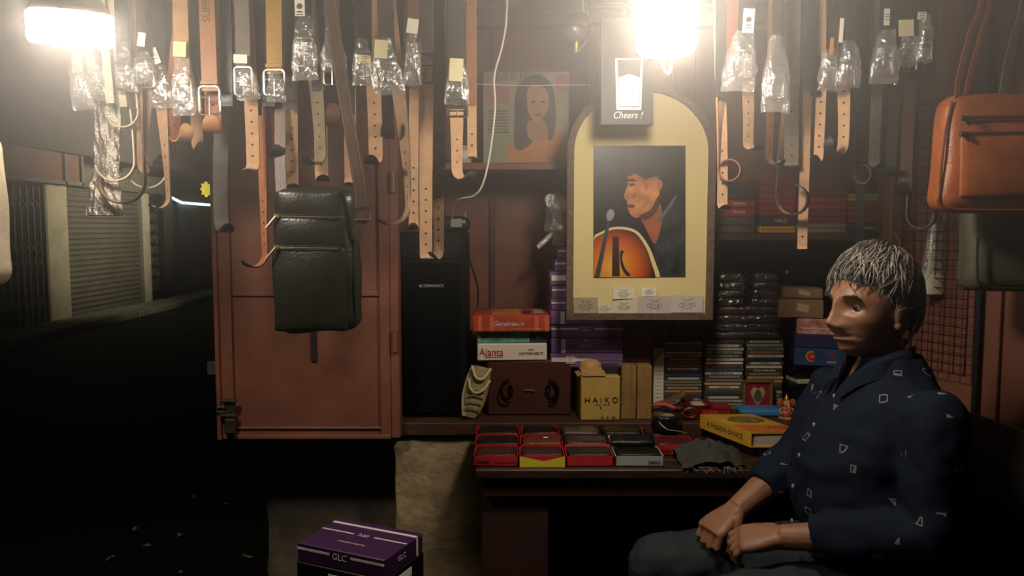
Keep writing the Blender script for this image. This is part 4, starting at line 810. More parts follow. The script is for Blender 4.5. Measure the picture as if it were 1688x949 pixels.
for xw in (xa + .06, xb - .06): MB().tube([Vector((xw, YF + .012, zs + .10)), Vector((xw, YF + .012, Z_TOP))], .0012, 5).build('hanging_wire', DARK_STEEL, af)
# sketched notes tucked into the frame
notes = [((945, 490), (985, 490), (985, 517), (946, 517), 'a8977a', 'brown note with a drum sketch at the frame corner'), ((986, 500), (1007, 501), (1007, 517), (986, 517), 'd6ccb4', 'tiny pale note between the brown and the cream notes'), ((1006, 496), (1052, 492), (1050, 517), (1005, 517), 'cfc3a2', 'cream note with a scribble in the middle of the frame bottom'), ((1010, 473), (1046, 475), (1046, 492), (1010, 493), 'ddd3bc', 'white note with a drum kit drawn above the cream note'), ((1052, 489), (1108, 488), (1106, 516), (1051, 516), 'b8aca2', 'mauve note with a radio-like drawing'), ((1058, 474), (1082, 475), (1081, 488), (1058, 488), 'e0d8c4', 'small white note with two tiny figures'), ((1107, 486), (1160, 488), (1158, 515), (1106, 515), 'c2b8ac', 'pale mauve note with a drummer sketch at the corner')]
for i, (a, b, c, d, col, lb) in enumerate(notes):
    Yn = YF + .006 - 0.0007 * i; P4 = [V(x, y, Yn) for x, y in (d, c, b, a)]; t = thing('sketch_note', lb, 'note', P4[0], 'sketched notes in the frame')
    MB().prism(P4, (0, .0004, 0)).build('paper', mat(col, .8), t); q = MB(); cen = sum(P4, Vector()) / 4; ww = (P4[1] - P4[0]).length; hh = (P4[3] - P4[0]).length
    o_ = Vector((0, -.0006, 0)); rr = min(ww, hh) * .24
    q.tube([cen + o_ + Vector((rr * math.cos(2 * PI * k / 14), 0, rr * math.sin(2 * PI * k / 14))) for k in range(14)], .0004, 4, closed=True); q.tube([cen + o_ + Vector((rr * .4 * math.cos(2 * PI * k / 10), 0, rr * .4 * math.sin(2 * PI * k / 10))) for k in range(10)], .0004, 4, closed=True)
    for s in (-1, 1):
        q.tube([cen + o_ + Vector((s * (rr + .004 + rr * .5 * math.cos(2 * PI * k / 10)), 0, -rr * .2 + rr * .5 * math.sin(2 * PI * k / 10))) for k in range(10)], .0004, 4, closed=True)
        q.tube([cen + o_ + Vector((s * rr * .4, 0, rr)), cen + o_ + Vector((s * rr * 1.4, 0, rr * 1.5))], .0004, 4); q.tube([cen + o_ + Vector((s * rr * .6, 0, -rr * .9)), cen + o_ + Vector((s * rr * 1.2, 0, -rr * 1.6))], .0004, 4)
    q.build('pencil_lines', INK, t)

# bottle-cap box sign in front of the frame
YS = 2.06
cb = thing('cheers_sign', 'black box sign with a white glass shape hung before the frame', 'sign', V(1034, 205, YS))
P4 = [V(991, 205, YS), V(1077, 205, YS), V(1077, 30, YS), V(991, 30, YS)]; MB().prism(P4, (0, .045, 0)).build('box_frame', mat('2a2622', .5), cb)
flat(cb, 'glass_outline', [(1014, 96), (1060, 96), (1057, 181), (1016, 181)], mat('f4ead8', .4), 1.5, YS, closed_spline=False); flat(cb, 'glass_panel', [(1018, 99), (1056, 99), (1054, 177), (1020, 177)], mat('4a443c', .3), 2.5, YS, closed_spline=False)
flat(cb, 'glass_window', [(1020, 128), (1037, 122), (1055, 128), (1053, 175), (1021, 175)], mat('fff6e6', .3), 3.5, YS, closed_spline=False)
text('lettering', 'Cheers !', 0.026, V(1034, 190, YS - .001), mat('f4ead8', .4), cb, shear=0.35, squash=0.85)
MB().tube([V(1034, 30, YS + .02), Vector((XW(1034, YS), YS + .02, Z_TOP))], .0015, 5).build('hanging_wire', DARK_STEEL, cb)

# record sleeve on the upper shelf
YR = 2.44
rs = thing('record_sleeve', 'record sleeve with a long haired woman in orange on the shelf', 'record sleeve', V(866, 268, YR))
p0, p1 = V(797, 268, YR), V(938, 118, YR); MB().box(((p0.x + p1.x) / 2, YR + .002, (Z_SH1 + p1.z) / 2), (p1.x - p0.x, .004, p1.z - Z_SH1)).build('cardboard', mat('9a947c', .6, var=.15, vscale=10), rs)
flat(rs, 'colour_block', [(803, 137), (840, 137), (840, 172), (803, 172)], mat('a8706a', .6), 1, YR, closed_spline=False); flat(rs, 'colour_block', [(800, 230), (850, 210), (850, 268), (800, 268)], mat('8a9078', .6), 1, YR, closed_spline=False)
flat(rs, 'title_band', [(916, 124), (938, 124), (938, 150), (916, 150)], mat('a85a52', .6), 1, YR, closed_spline=False)
flat(rs, 'printed_blouse', [(838, 268), (848, 222), (880, 205), (918, 214), (934, 240), (936, 268)], mat('c08048', .6, var=.2, vscale=20), 2, YR, smooth_n=3)
flat(rs, 'printed_hair', [(850, 245), (848, 200), (852, 145), (872, 126), (896, 126), (912, 148), (916, 200), (908, 232), (890, 214), (872, 240)], mat('33261f', .5, var=.4, vscale=30), 3, YR)
flat(rs, 'printed_face', [(870, 148), (886, 140), (902, 150), (904, 176), (892, 198), (880, 200), (870, 180)], mat('b98a66', .6, var=.2, vscale=25), 4, YR)
flat(rs, 'printed_neckline', [(872, 200), (898, 200), (902, 226), (884, 234), (870, 224)], mat('a87c5c', .6), 3.5, YR)
for x in (879, 895): flat(rs, 'printed_eye', [(x - 4, 168), (x, 166), (x + 4, 168), (x, 170)], INK, 5, YR, 3)
flat(rs, 'printed_mouth', [(881, 189), (887, 187), (893, 189), (887, 192)], mat('8a4438', .6), 5, YR, 3)
text('lettering', 'JULIE FELIX', 0.030, V(856, 126, YR - .001), mat('5a5444', .6), rs); 
for i in range(8): flat(rs, 'text_line', [(805, 182 + i * 5), (838, 182 + i * 5), (838, 184 + i * 5), (805, 184 + i * 5)], mat('5a5444', .6), 1, YR, closed_spline=False)
# small things on the upper shelf behind the belts
for i, (x, col, lb) in enumerate([(768, 'b9a890', 'small pale carton on the upper shelf behind the belts'), (752, '7a4232', 'small brown carton on the upper shelf behind the belts')]):
    t, L, w, h, R = carton('small_carton', lb, 'box', x - 10, x + 8, 236, 268, 2.42, .08, mat(col, .6), rest=Z_SH1); front(t, 'label_print', L, R, w, h, .15, .85, .3, .7, WHITE if i == 0 else BRASS)

# old glass bulb and loose wires
ob = thing('glass_bulb', 'unlit clear glass bulb dangling on a wire near the ceiling', 'bulb', V(950, 75, 2.3)); oc = V(950, 50, 2.3)
MB().ball(oc, (.035, .035, .038), 18, 12).build('glass', clear_plastic('bulb_glass', body=.05, gloss=.2), ob, True); MB().lathe(oc + Vector((0, 0, -.066)), [(.001, 0), (.011, .002), (.012, .03), (.014, .034)], 14).build('cap', BRASS, ob, True)
MB().tube(spline([oc + Vector((.0, -.01, -.066)), oc + Vector((.045, -.02, -.01)), oc + Vector((.03, -.02, .045)), V(961, 0, 2.3), Vector((XW(961, 2.3), 2.3, Z_TOP))]), .0016, 5).build('wire', WHITE, ob, True)
tagit(MB().tube(spline([Vector((XW(838, 2.1), 2.1, Z_TOP)), V(836, 0, 2.1), V(829, 70, 2.1), V(815, 125, 2.1), V(816, 180, 2.1), V(808, 250, 2.1), V(797, 300, 2.12), V(782, 322, 2.15), V(753, 331, 2.2), V(745, 362, 2.3)], 8), .0026, 6).build('white_wire', WHITE, None, True), 'twisted white wire hanging down to the desk radio', 'wire')
tagit(MB().tube(spline([V(1475, 384, 2.2), V(1483, 400, 2.2), V(1476, 415, 2.2), V(1462, 420, 2.22), V(1455, 405, 2.25), V(1462, 388, 2.3)], 6), .0018, 5).build('wire_loop', mat('8a867c', .5), None, True), 'thin grey wire loop hanging above the seated man', 'wire')
tagit(MB().tube(spline([V(1070, 60, 1.56), V(1086, 95, 1.54), V(1102, 122, 1.53), V(1108, 95, 1.54), V(1116, 60, 1.56), V(1140, 0, 1.56), Vector((.34, 1.55, Z_TOP))], 5), .002, 5).build('lamp_wire', WHITE, None, True), 'white wire looping below the tall led lamp', 'wire')

tagit(MB().tube(spline([V(772, 138, 2.33), V(860, 141, 2.33), V(930, 140, 2.30), V(972, 140, 2.235)], 5), .0012, 5).build('stretched_wire', WHITE, None, True), 'thin wire stretched across the record sleeve to the frame', 'wire')
# purple box on dark boxes in the foreground
st_ = thing('stool', 'dark low stool under the foreground box pile', 'stool', (-.34, 1.66, 0))
for dx in (-.11, .11):
    for dy in (-.09, .09): MB().box((-.34 + dx, 1.66 + dy, .19), (.03, .03, .38)).build('leg', WOOD_T, st_)
MB().box((-.34, 1.66, .395), (.30, .26, .03), bev=.004).build('seat', WOOD_T, st_)
FG = Vector((-.335, 1.665, .41)); RF = RZ(-24)
def fgbox(label, z, w, d, h, m, name='belt_box'):
    t = thing(name, label, 'box', FG + Vector((0, 0, z - .41)), 'box pile on the stool'); L = lambda x, y, zz: Vector((FG.x, FG.y, z)) + RF @ Vector((x, y, zz)); MB().box(L(0, 0, h / 2), (w, d, h), RF, bev=.002).build('carton_body', m, t); return t, L
ztop = ZW(905, 1.60)
z0 = ztop - .043
fgbox('orange and red box mostly hidden low in the foreground pile', .411, .235, .165, z0 - .065 - .411, mat('9a4a1c', .5, var=.4, vscale=20))
t, L = fgbox('black box with white labels under the purple box on the stool', z0 - .0645, .228, .158, .064, mat('0e0f0f', .4))
MB().box(L(.0, -.0796, .034), (.058, .001, .034), RF).build('paper_label', WHITE, t); text('lettering', 'Bbedico', .015, L(.008, -.0806, .030), INK, t, RF)
MB().prism([L(-.025, -.0806, .046), L(-.010, -.0806, .048), L(-.004, -.0806, .036), L(-.012, -.0806, .024), L(-.022, -.0806, .034)], RF @ Vector((0, -.0004, 0))).build('label_mark', INK, t)
RF2 = RF @ RZ(90); MB().box(L(.1146, .0, .034), (.001, .05, .034), RF).build('paper_label', WHITE, t); text('lettering', 'Bbedico', .014, L(.1156, 0, .032), INK, t, RF2)
t, L = fgbox('purple box with white printed lines on top of the stool pile', z0, .225, .155, .042, mat('3a1d45', .45))
h = .042
for x0, x1 in ((-.112, -.026), (.028, .112)): MB().box(L((x0 + x1) / 2, -.0778, .030), (x1 - x0, .001, .005), RF).build('line', PW, t); MB().box(L((x0 + x1) / 2, .01, h + .0004), (x1 - x0, .004, .001), RF).build('line', PW, t)
text('lettering', 'GLC', .020, L(0, -.0785, .0265), PW, t, RF); text('lettering', 'GLC', .015, L(0, .01, h + .0006), PW, t, RF @ RX(-90) @ RZ(180)); MB().box(L(0, .052, h + .0004), (.225, .008, .001), RF).build('line', PW, t)
MB().box(L(.1128, .052, .02), (.001, .008, .04), RF).build('line', PW, t); text('lettering', 'GLC', .016, L(.1132, -.01, .022), PW, t, RF2); text('lettering', 'GENUINE LEATHER BELTS', .006, L(0, -.035, h + .0006), PW, t, RF @ RX(-90) @ RZ(180))
# ------------------------------------------------------------------ belt rails and belts
YBELT = 1.80; Z_RAIL = 1.985
for x0, x1, lb in ((XW(130, YBELT), XW(790, YBELT), 'steel rail over the door side carrying hanging belts'), (XW(1170, YBELT), XW(1560, YBELT), 'steel rail before the red boxes carrying hanging belts')):
    t = thing('belt_rail', lb, 'rail', ((x0 + x1) / 2, YBELT + .012, Z_RAIL))
    MB().tube([(x0, YBELT + .012, Z_RAIL), (x1, YBELT + .012, Z_RAIL)], .008, 8).build('rod', DARK_STEEL, t, True)
    for x in (x0 + .05, x1 - .05): MB().tube([(x, YBELT + .012, Z_RAIL), (x, YBELT + .012, Z_TOP)], .006, 6).build('hanger', DARK_STEEL, t)

def ribbon(samples, hw, th, holes=None):
    """samples: (centre, tangent, width dir, half-width scale); returns strap builder (0 outer, 1 inner)"""
    vs = []; fs = []; mi = []
    for c, T, W, k in samples:
        N = T.cross(W).normalized(); a = W * hw * k
        vs += [c - a - N * th, c + a - N * th, c + a + N * th, c - a + N * th]      # outer side = -N
    for i in range(len(samples) - 1):
        o, p = i * 4, i * 4 + 4
        for (a, b, m) in ((0, 1, 0), (1, 2, 0), (2, 3, 1), (3, 0, 0)): fs.append((o + a, o + b, p + b, p + a)); mi.append(m)
    e = (len(samples) - 1) * 4; fs += [(3, 2, 1, 0), (e, e + 1, e + 2, e + 3)]; mi += [0, 0]
    return MB().add(vs, fs, mi)

def buckle(parent, c, w, h, m, prong=True, yaw=0, lean=0):
    R = RZ(yaw) @ RY(lean); q = MB(); r = min(w, h) * .18; pts = []
    for sx, sz, a0 in ((1, 1, 0), (-1, 1, 90), (-1, -1, 180), (1, -1, 270)):
        for i in range(4): a = math.radians(a0 + 30 * i); pts.append(c + R @ Vector((sx * (w / 2 - r) + r * math.cos(a), 0, sz * (h / 2 - r) + r * math.sin(a))))
    q.tube(pts, .0028, 6, closed=True); q.tube([c + R @ Vector((-w / 2, 0, h * .12)), c + R @ Vector((w / 2, 0, h * .12))], .0018, 6); b = q.build('buckle', m, parent, True)
    if prong: MB().tube([c + R @ Vector((0, -.003, h * .14)), c + R @ Vector((0, -.005, -h / 2 - .001))], .0016, 6).build('prong', m, b)

def sleeve(parent, x0, x1, y0, y1, Y, lean=0, seed=0, m=None, depth=.020):
    """crinkled clear bag around a buckle: photo box, narrower at the top"""
    a, b = V(x0, y1, Y), V(x1, y0, Y); xc = (a.x + b.x) / 2; w = (b.x - a.x) / 2; rings = []; n = 9
    for i in range(n + 1):
        s = i / n; z = b.z + (a.z - b.z) * s; k = (.48 + .52 * min(1, s * 1.5)); ring = []
        for j in range(18):
            an = 2 * PI * j / 18; cx, sy = math.cos(an), math.sin(an); p = Vector((xc + lean * (s - .5) + w * k * (abs(cx) ** .6) * (1 if cx > 0 else -1), Y + depth * (.5 + .5 * math.sin(PI * min(1, s * 1.1))) * (abs(sy) ** .8) * (1 if sy > 0 else -1) * (1 if s < .95 else .25), z))
            p += Vector((noise.noise(p * 60 + Vector((seed, 0, 0))), noise.noise(p * 60 + Vector((0, seed, 0))), noise.noise(p * 40 + Vector((0, 0, seed))))) * .0055; ring.append(p)
        rings.append(ring)
    MB().loft(rings, cap=False).build('plastic_sleeve', m or PLASTIC, parent, False)

def paper_tag(parent, px, py, w, h, Y, m, rot=0, emblem=None, lines=False):
    c = V(px, py, Y); R = RY(rot); t = MB().box(c, (w * Y / F_PX, .0012, h * Y / F_PX), R).build('price_tag', m, parent)
    if emblem: q = MB().lathe(c + Vector((0, -.0008, .002)), [(.0065, 0), (.0065, .0008)], 8, axis='y'); q.box(c + Vector((0, -.0012, -.010)), (.012, .0008, .003)); q.box(c + Vector((0, -.0012, -.016)), (.014, .0008, .002)); q.build('tag_emblem', mat('4a3a20', .6), t)
    if lines: q = MB(); [q.box(c + R @ Vector((0, -.0011, dz)), (.010, .0006, .0012)) for dz in (-.006, 0, .005)]; q.build('tag_print', INK, t)

_bn = [0]
def belt(label, xt, xb, yb, w, outer, tail=None, inner=None, dY=0.0, buck=None, slv=None, tag=None, group='belts on the rail', text_=None, hole_n=5, keeper=None, taper_tip=True, tail_w=None, tail_x0=None, front=True):
    """belt folded over the rail. xb/yb: photo position of the buckle end; tail=(x, y_bottom, curl radius, curl angle, yaw)"""
    _bn[0] += 1; Yf = YBELT + dY - .004; Yr = YBELT + dY + .030; hw = w * YBELT / F_PX / 2; th = .0016; S = []
    t = thing('leather_belt', label, 'belt', V(xb, yb, Yf), group)
    x0 = XW(xt, Yf, 0) ; top = Vector((x0, Yf, Z_RAIL - .005)); end = V(xb, yb, Yf); inner = inner or SUEDE
    if front:
        for i in range(9):
            s = i / 8; c = end.lerp(top, s); S.append((c, (top - end).normalized(), Vector((1, 0, 0)), 1))
    r = (Yr - Yf) / 2
    for i in range(0 if front else 4, 9):
        a = PI * i / 8; S.append((Vector((x0, Yf + r - r * math.cos(a), Z_RAIL - .005 + max(.014, r) * math.sin(a))), Vector((0, math.sin(a), math.cos(a))), Vector((1, 0, 0)), 1))
    hp = []
    if tail:
        tx, ty, cr, ang, yaw = tail; bot = V(tx, ty, Yr); ph = math.radians(yaw); d = Vector((math.sin(ph), -math.cos(ph), 0)); Wt = Vector((math.cos(ph), math.sin(ph), 0))
        start = Vector((x0, Yr, Z_RAIL - .02)); knee = Vector((bot.x, Yr, bot.z + cr)) - d * cr * (1 if abs(yaw) > 30 else 0)
        for i in range(15):
            s = i / 14; c = start.lerp(knee, s); c.x = start.x + (knee.x - start.x) * (s * s * (3 - 2 * s)); k = max(0, (s - .35) / .65); p_ = ph * k * k * (3 - 2 * k)
            S.append((c, (knee - start).normalized(), Vector((math.cos(p_), math.sin(p_), 0)), 1))
        sg = 1 if ang > 0 else -1; A = math.radians(abs(ang)); n = 14
        for i in range(1, n + 1):
            a = A * i / n; rr = cr * (1 - .15 * a / PI); c = knee + d * sg * rr * (1 - math.cos(a)) + Vector((0, 0, -rr * math.sin(a)))
            T = (d * sg * math.sin(a) + Vector((0, 0, -math.cos(a)))).normalized(); k = 1 if i < n - 2 else (.92, .72, .32)[i - n + 2]
            S.append((c, T, Wt, k))
        for j in range(hole_n):
            i = 22 + 0 + (9 if front else 4) - 9; f = .97 - j * .026 / max(.05, (knee - start).length); s = f
            c = start.lerp(knee, s); c.x = start.x + (knee.x - start.x) * (s * s * (3 - 2 * s)); k = max(0, (s - .35) / .65); p_ = ph * k * k * (3 - 2 * k); W = Vector((math.cos(p_), math.sin(p_), 0)); N = (knee - start).normalized().cross(W).normalized(); hp.append((c, N, W))
    ribbon(S, hw, th).build('strap', [outer, inner], t, True)
    if hp:
        q = MB()
        for c, N, W in hp:
            U = N.cross(W); pts = [c + N * (th + .0002) + (W * math.cos(2 * PI * k / 8) + U * math.sin(2 * PI * k / 8)) * .0026 for k in range(8)]; q.prism(pts, N * .0003)
        q.build('punch_holes', HOLE, t, kind='stuff')
    if buck:
        bw, bh, bmat = buck; c = end + Vector((0, -.004, -bh * YBELT / F_PX * .35)); buckle(t, c, bw * YBELT / F_PX, bh * YBELT / F_PX, bmat)
        MB().box(end + Vector((0, -.0025, .018)), (hw * 2 + .004, .009, .009), bev=.001).build('keeper_loop', keeper or outer, t)
    if slv: sleeve(t, *slv[:4], Yf - .004, slv[4] if len(slv) > 4 else 0, _bn[0] * 3.3)
    if tag: paper_tag(t, tag[0], tag[1], tag[2], tag[3], Yf - .028, tag[4], *tag[5:])
    if text_: text('stamped_lettering', text_[0], text_[1], V(text_[2], text_[3], Yf - .0022), mat('4a3020', .8), t, RY(-90))
    return t
TAG = mat('d8cca0', .8); TAGW = mat('e6e0d0', .8)
K = leather('17181a', .4); K2 = leather('24231f', .45); GY = leather('3d3a35', .5); BR = leather('3b2318', .45); TAN = leather('9a6840', .5); TAN2 = leather('b28758', .55); YELB = leather('b08a34', .5); RUST = leather('7a4328', .45); PALE = leather('b8ab90', .6); GREYT = leather('6b6256', .55)
S_, D_ = STEEL, DARK_STEEL
# left rail, in order along it
belt('pale grey belt in a loose white plastic bag beside the flat lamp', 128, 128, 120, 16, PALE, (200, 212, .040, 150, -80), dY=-.02, slv=(116, 150, 92, 180, .01), hole_n=4)
belt('pale striped belt in a slanting white plastic bag', 146, 150, 125, 12, PALE, None, dY=.01, slv=(140, 178, 88, 165, .02))
belt('white belt hanging aslant with a folded bag end', 160, 182, 170, 13, leather('cfc6b0', .5), (186, 300, .050, 165, -78), dY=-.005, hole_n=4)
belt('second white belt hanging aslant beside the black buckle sleeve', 176, 204, 176, 12, leather('c6bca6', .5), None, dY=.02)
belt('black belt with a wide sleeved buckle beside the flat lamp', 200, 206, 118, 24, K, (196, 338, .058, 190, -75), dY=-.01, buck=(26, 34, S_), slv=(192, 224, 70, 150))
belt('narrow ivory belt between two black sleeved belts', 218, 219, 140, 10, PALE, (238, 312, .050, 160, -70), dY=.03, buck=(14, 44, S_))
belt('black belt with a square silver frame buckle and white tag', 236, 240, 112, 24, K, (258, 345, .028, 140, -50), dY=-.02, buck=(28, 36, S_), slv=(222, 256, 84, 136), tag=(233, 65, 12, 22, TAGW, 8), inner=SUEDE)
belt('black belt with a zigzag printed tag in a crinkled sleeve', 256, 262, 140, 22, K2, (250, 290, .030, 200, 65), dY=.015, buck=(24, 30, S_), slv=(246, 288, 108, 178, .015), tag=(256, 92, 10, 26, TAGW, -20, None, True))
belt('dark belt with coiled tail hanging behind the tan belts', 275, 276, 150, 20, K, (284, 265, .020, 150, -30), dY=.045)
belt('tan belt with a blank cream tag and sleeved silver buckle', 297, 301, 135, 24, TAN2, (300, 235, .030, 210, 55), dY=-.015, buck=(30, 40, S_), slv=(284, 322, 92, 190), tag=(296, 81, 21, 24, TAG, 3), inner=leather('8a4a2c', .5))
belt('plain black belt between the two tan belts', 317, 318, 160, 19, K, (330, 250, .026, 170, 35), dY=.03, hole_n=0)
belt('tan belt stamped with large letters above a big silver buckle', 340, 346, 150, 25, TAN, (352, 222, .030, 200, 15), dY=-.02, buck=(33, 44, S_), inner=leather('8e5230', .5), text_=('SUPER', .024, 340, 12), hole_n=2)
belt('black belt with a broad charcoal tail bent up at its end', 370, 372, 175, 24, K, (372, 384, .040, 150, 35), dY=.02, inner=leather('4a4640', .6), hole_n=0)
belt('grey belt with a cream tag and a sleeved roller buckle', 397, 402, 118, 23, GREYT, (418, 282, .020, 120, -10), dY=-.015, buck=(28, 44, S_), slv=(386, 424, 98, 165, .012), tag=(396, 97, 22, 14, TAGW, 2))
belt('rust backed belt whose long tail ends in a black curled tip', 420, 421, 190, 20, K, (415, 442, .036, 150, -45), dY=.035, inner=SUEDE_R)
belt('mustard yellow belt with a stitched keeper and square buckle', 452, 453, 122, 25, YELB, None, dY=-.01, buck=(33, 40, S_), slv=(440, 470, 118, 168), keeper=YELB)
belt('dark belt showing a red lined tip behind the yellow belt', 440, 442, 175, 22, K, (450, 262, .026, 190, 30), dY=.03, inner=leather('8a2c22', .6), hole_n=0)
belt('plain dark grey belt between the yellow belt and bag strap', 476, 478, 180, 20, GY, (482, 310, .022, 140, 20), dY=.035)
belt('black belt with an emblem printed white tag and tapered sleeve', 497, 502, 70, 26, K, (514, 272, .028, 165, -35), dY=-.015, buck=(30, 44, S_), slv=(482, 523, 26, 132), tag=(494, 12, 16, 28, TAGW, 0, True), inner=leather('8a7a62', .7))
belt('black belt with rolled glossy tail behind the bag strap', 523, 525, 150, 22, K2, (530, 300, .026, 150, 20), dY=.03)
belt('brown belt with a blue and red tag beside the bag strap', 552, 548, 85, 22, leather('5a3a2c', .5), (548, 212, .034, 215, 15), dY=.0, buck=(28, 62, S_), slv=(529, 570, 48, 120), tag=(538, 26, 8, 30, mat('46525e', .6), -6, None, True), inner=K)
belt('plain black belt between the bag strap and the studded sleeve', 574, 575, 190, 20, K, (578, 305, .02, 120, 0), dY=.03, hole_n=0)
belt('black belt with two press studs above its sleeved buckle', 603, 600, 92, 24, K, (620, 272, .024, 170, -10), dY=-.012, buck=(28, 40, S_), slv=(581, 614, 66, 143), tag=(601, 97, 20, 12, TAG, 4, None, True))
belt('charcoal belt with a cream tag on a slanting clear sleeve', 632, 640, 110, 24, GY, (640, 372, .050, 130, -62), dY=-.02, buck=(32, 30, S_), slv=(612, 662, 66, 156, .014), tag=(628, 81, 21, 29, TAG, 4))
belt('black belt with a broad upturned black tip beside the slanting sleeve', 657, 652, 140, 22, K, (637, 232, .036, 190, 12), dY=.03, inner=K2, hole_n=0)
belt('brown belt with a tilted white tag and sleeved buckle', 682, 681, 70, 16, leather('6a4630', .5), (682, 378, .020, 165, 5), dY=-.01, buck=(22, 50, S_), slv=(667, 694, 56, 140), tag=(680, 43, 18, 23, TAGW, 8))
belt('charcoal belt with a plain dark frame buckle', 702, 702, 98, 22, GY, (702, 427, .014, 120, 25), dY=.0, buck=(26, 44, D_), hole_n=6)
belt('black belt whose long suede tail crosses the speaker corner', 724, 722, 160, 20, K, (724, 428, .026, 165, -25), dY=.04, hole_n=7)
belt('dark grey belt with a yellowed tag and thin bar buckle', 751, 754, 180, 26, GY, (768, 298, .030, 160, 50), dY=-.015, buck=(32, 14, S_), slv=(734, 774, 98, 172), tag=(752, 115, 22, 36, TAG, 3))
belt('tan backed belt at the rail end beside the white wire', 776, 777, 175, 16, leather('8a5c40', .5), (778, 262, .018, 120, 10), dY=.03, hole_n=2)
# foil-lined belt hanging lowest beside the lamp
fb = thing('foil_pouch', 'long crinkled silver foil pouch hanging beside the roller shutter', 'pouch', V(178, 360, 1.86)); rings = []
for i in range(26):
    s = i / 25; y = 150 + 205 * s; c = V(178 - 6 * s, y, 1.86); w = .030 + .016 * max(0, s - .62) / .38; ring = []
    for j in range(24):
        a = 2 * PI * j / 24; p = c + Vector((w * math.cos(a), .008 * math.sin(a), 0)); p += Vector((noise.noise(Vector((p.x * 260, p.y * 200, p.z * 22))), noise.noise(Vector((p.x * 260 + 9, p.y * 200, p.z * 30))), .5 * noise.noise(p * 60))) * .007; ring.append(p)
    rings.append(ring)
MB().loft(rings).build('foil', mat('bdb6aa', .30, .75, bump=.8, bscale=260), fb, False); MB().tube([V(178, 150, 1.86), V(178, -20, 1.84), Vector((XW(178, 1.83), 1.815, Z_RAIL))], .0016, 5).build('cord', K, fb)
# right rail
belt('black belt with a tall emblem tag in a wide slanting sleeve', 1234, 1226, 90, 24, K, (1232, 250, .022, 150, 30), dY=-.015, buck=(30, 46, S_), slv=(1192, 1250, 50, 150, -.012), tag=(1234, 34, 18, 38, TAGW, 3, True))
belt('brown belt with its tail rolled into a coil beside the frame', 1206, 1206, 150, 18, RUST, (1206, 300, .030, 330, 65), dY=.03, inner=SUEDE, hole_n=2)
belt('rust tailed dark belt at the rail end beside the arched frame', 1188, 1188, 160, 18, K, (1190, 345, .018, 150, 5), dY=.045)
belt('belt in a glittering chain sleeve with a red tip', 1284, 1280, 120, 18, K2, (1282, 272, .024, 150, 40), dY=-.01, buck=(26, 50, S_), slv=(1254, 1304, 60, 186), inner=leather('9a6a44', .6))
belt('charcoal belt with a row of holes beside the chain sleeve', 1306, 1306, 140, 24, GREYT, (1304, 275, .012, 60, 0), dY=.03, inner=GREYT, hole_n=5)
belt('belt with a spiral curled tan tail before the red boxes', 1330, 1330, 150, 18, K, (1310, 356, .042, 260, 55), dY=.02, hole_n=3)
belt('black belt with a narrow orange tag and slim sleeve', 1368, 1370, 110, 16, K, (1345, 268, .024, 160, -35), dY=.0, buck=(22, 40, S_), slv=(1348, 1384, 82, 150), tag=(1371, 76, 6, 27, mat('c08038', .7), 3))
belt('black belt with a slim white tag and bulging clear sleeve', 1390, 1394, 105, 20, K, (1376, 258, .034, 200, -55), dY=-.02, buck=(28, 44, S_), slv=(1378, 1420, 68, 146), tag=(1387, 50, 6, 38, TAGW, 2))
belt('dark belt whose tan rounded tip hangs below the shelf', 1345, 1344, 160, 16, BR, (1322, 412, .012, 70, -15), dY=.045, hole_n=1)
belt('long thin black belt hanging down to the man\'s hair', 1416, 1416, 150, 14, K, (1417, 402, .010, 60, 0), dY=.03, inner=K2, hole_n=0)
belt('brown stitched belt coiled at its end above the yellow box', 1424, 1424, 150, 16, BR, (1412, 305, .026, 330, 30), dY=.04, inner=RUST, hole_n=1)
belt('belt in a ribbed sleeve with a tall barcode tag', 1462, 1458, 85, 20, K, (1440, 278, .020, 150, 10), dY=-.01, buck=(28, 46, S_), slv=(1434, 1484, 50, 140, -.006), tag=(1462, 28, 9, 26, TAGW, 0, None, True), inner=GREYT)
belt('dark belt with cream card tag and padded clear sleeve', 1496, 1496, 85, 20, K2, (1466, 290, .024, 190, -25), dY=.0, buck=(28, 38, S_), slv=(1478, 1516, 55, 112), tag=(1494, 46, 24, 26, TAG, -3), inner=K)
belt('black belt with a small printed tag at the rail end beside the grid', 1521, 1523, 75, 18, K, (1492, 322, .030, 220, -30), dY=-.02, buck=(22, 30, S_), slv=(1510, 1538, 24, 104), tag=(1520, 26, 14, 12, TAGW, 2, None, True), inner=BR, hole_n=1)
belt('dark brown belt looped up before the wire grid', 1535, 1533, 160, 16, BR, (1522, 378, .036, 250, 45), dY=.02, inner=K, hole_n=1)

# shrink-wrapped white bottle on the grid
def on_door(px, py, off):
    o = Vector((0, 0, CAM_Z)); r = (V(px, py, 2.0) - o); k = (H0 + DN * off - o).dot(DN) / r.dot(DN); return (o + r * k).y
YWB = on_door(1545, 430, .020)
wb = thing('wrapped_brush', 'white plastic bottle in clear wrap hanging on the wire grid', 'bottle', V(1538, 485, YWB)); rings = []
for y, w in ((372, 8), (385, 9), (420, 10), (440, 13), (455, 17), (462, 19), (470, 17), (474, 20), (484, 20)):
    c = V(1546 - (y - 372) * .08, y, YWB); ww = w * YWB / F_PX; rings.append([c + Vector((ww * math.cos(2 * PI * k / 16), ww * .5 * math.sin(2 * PI * k / 16), 0)) for k in range(16)])
MB().loft(rings).build('bottle', mat('cfc4b4', .4), wb, True); sleeve(wb, 1518, 1566, 345, 488, YWB, -.01, 71, depth=.016); MB().tube([V(1550, 372, YWB), V(1552, 355, on_door(1552, 355, .038))], .0016, 4).build('hook', DARK_STEEL, wb)

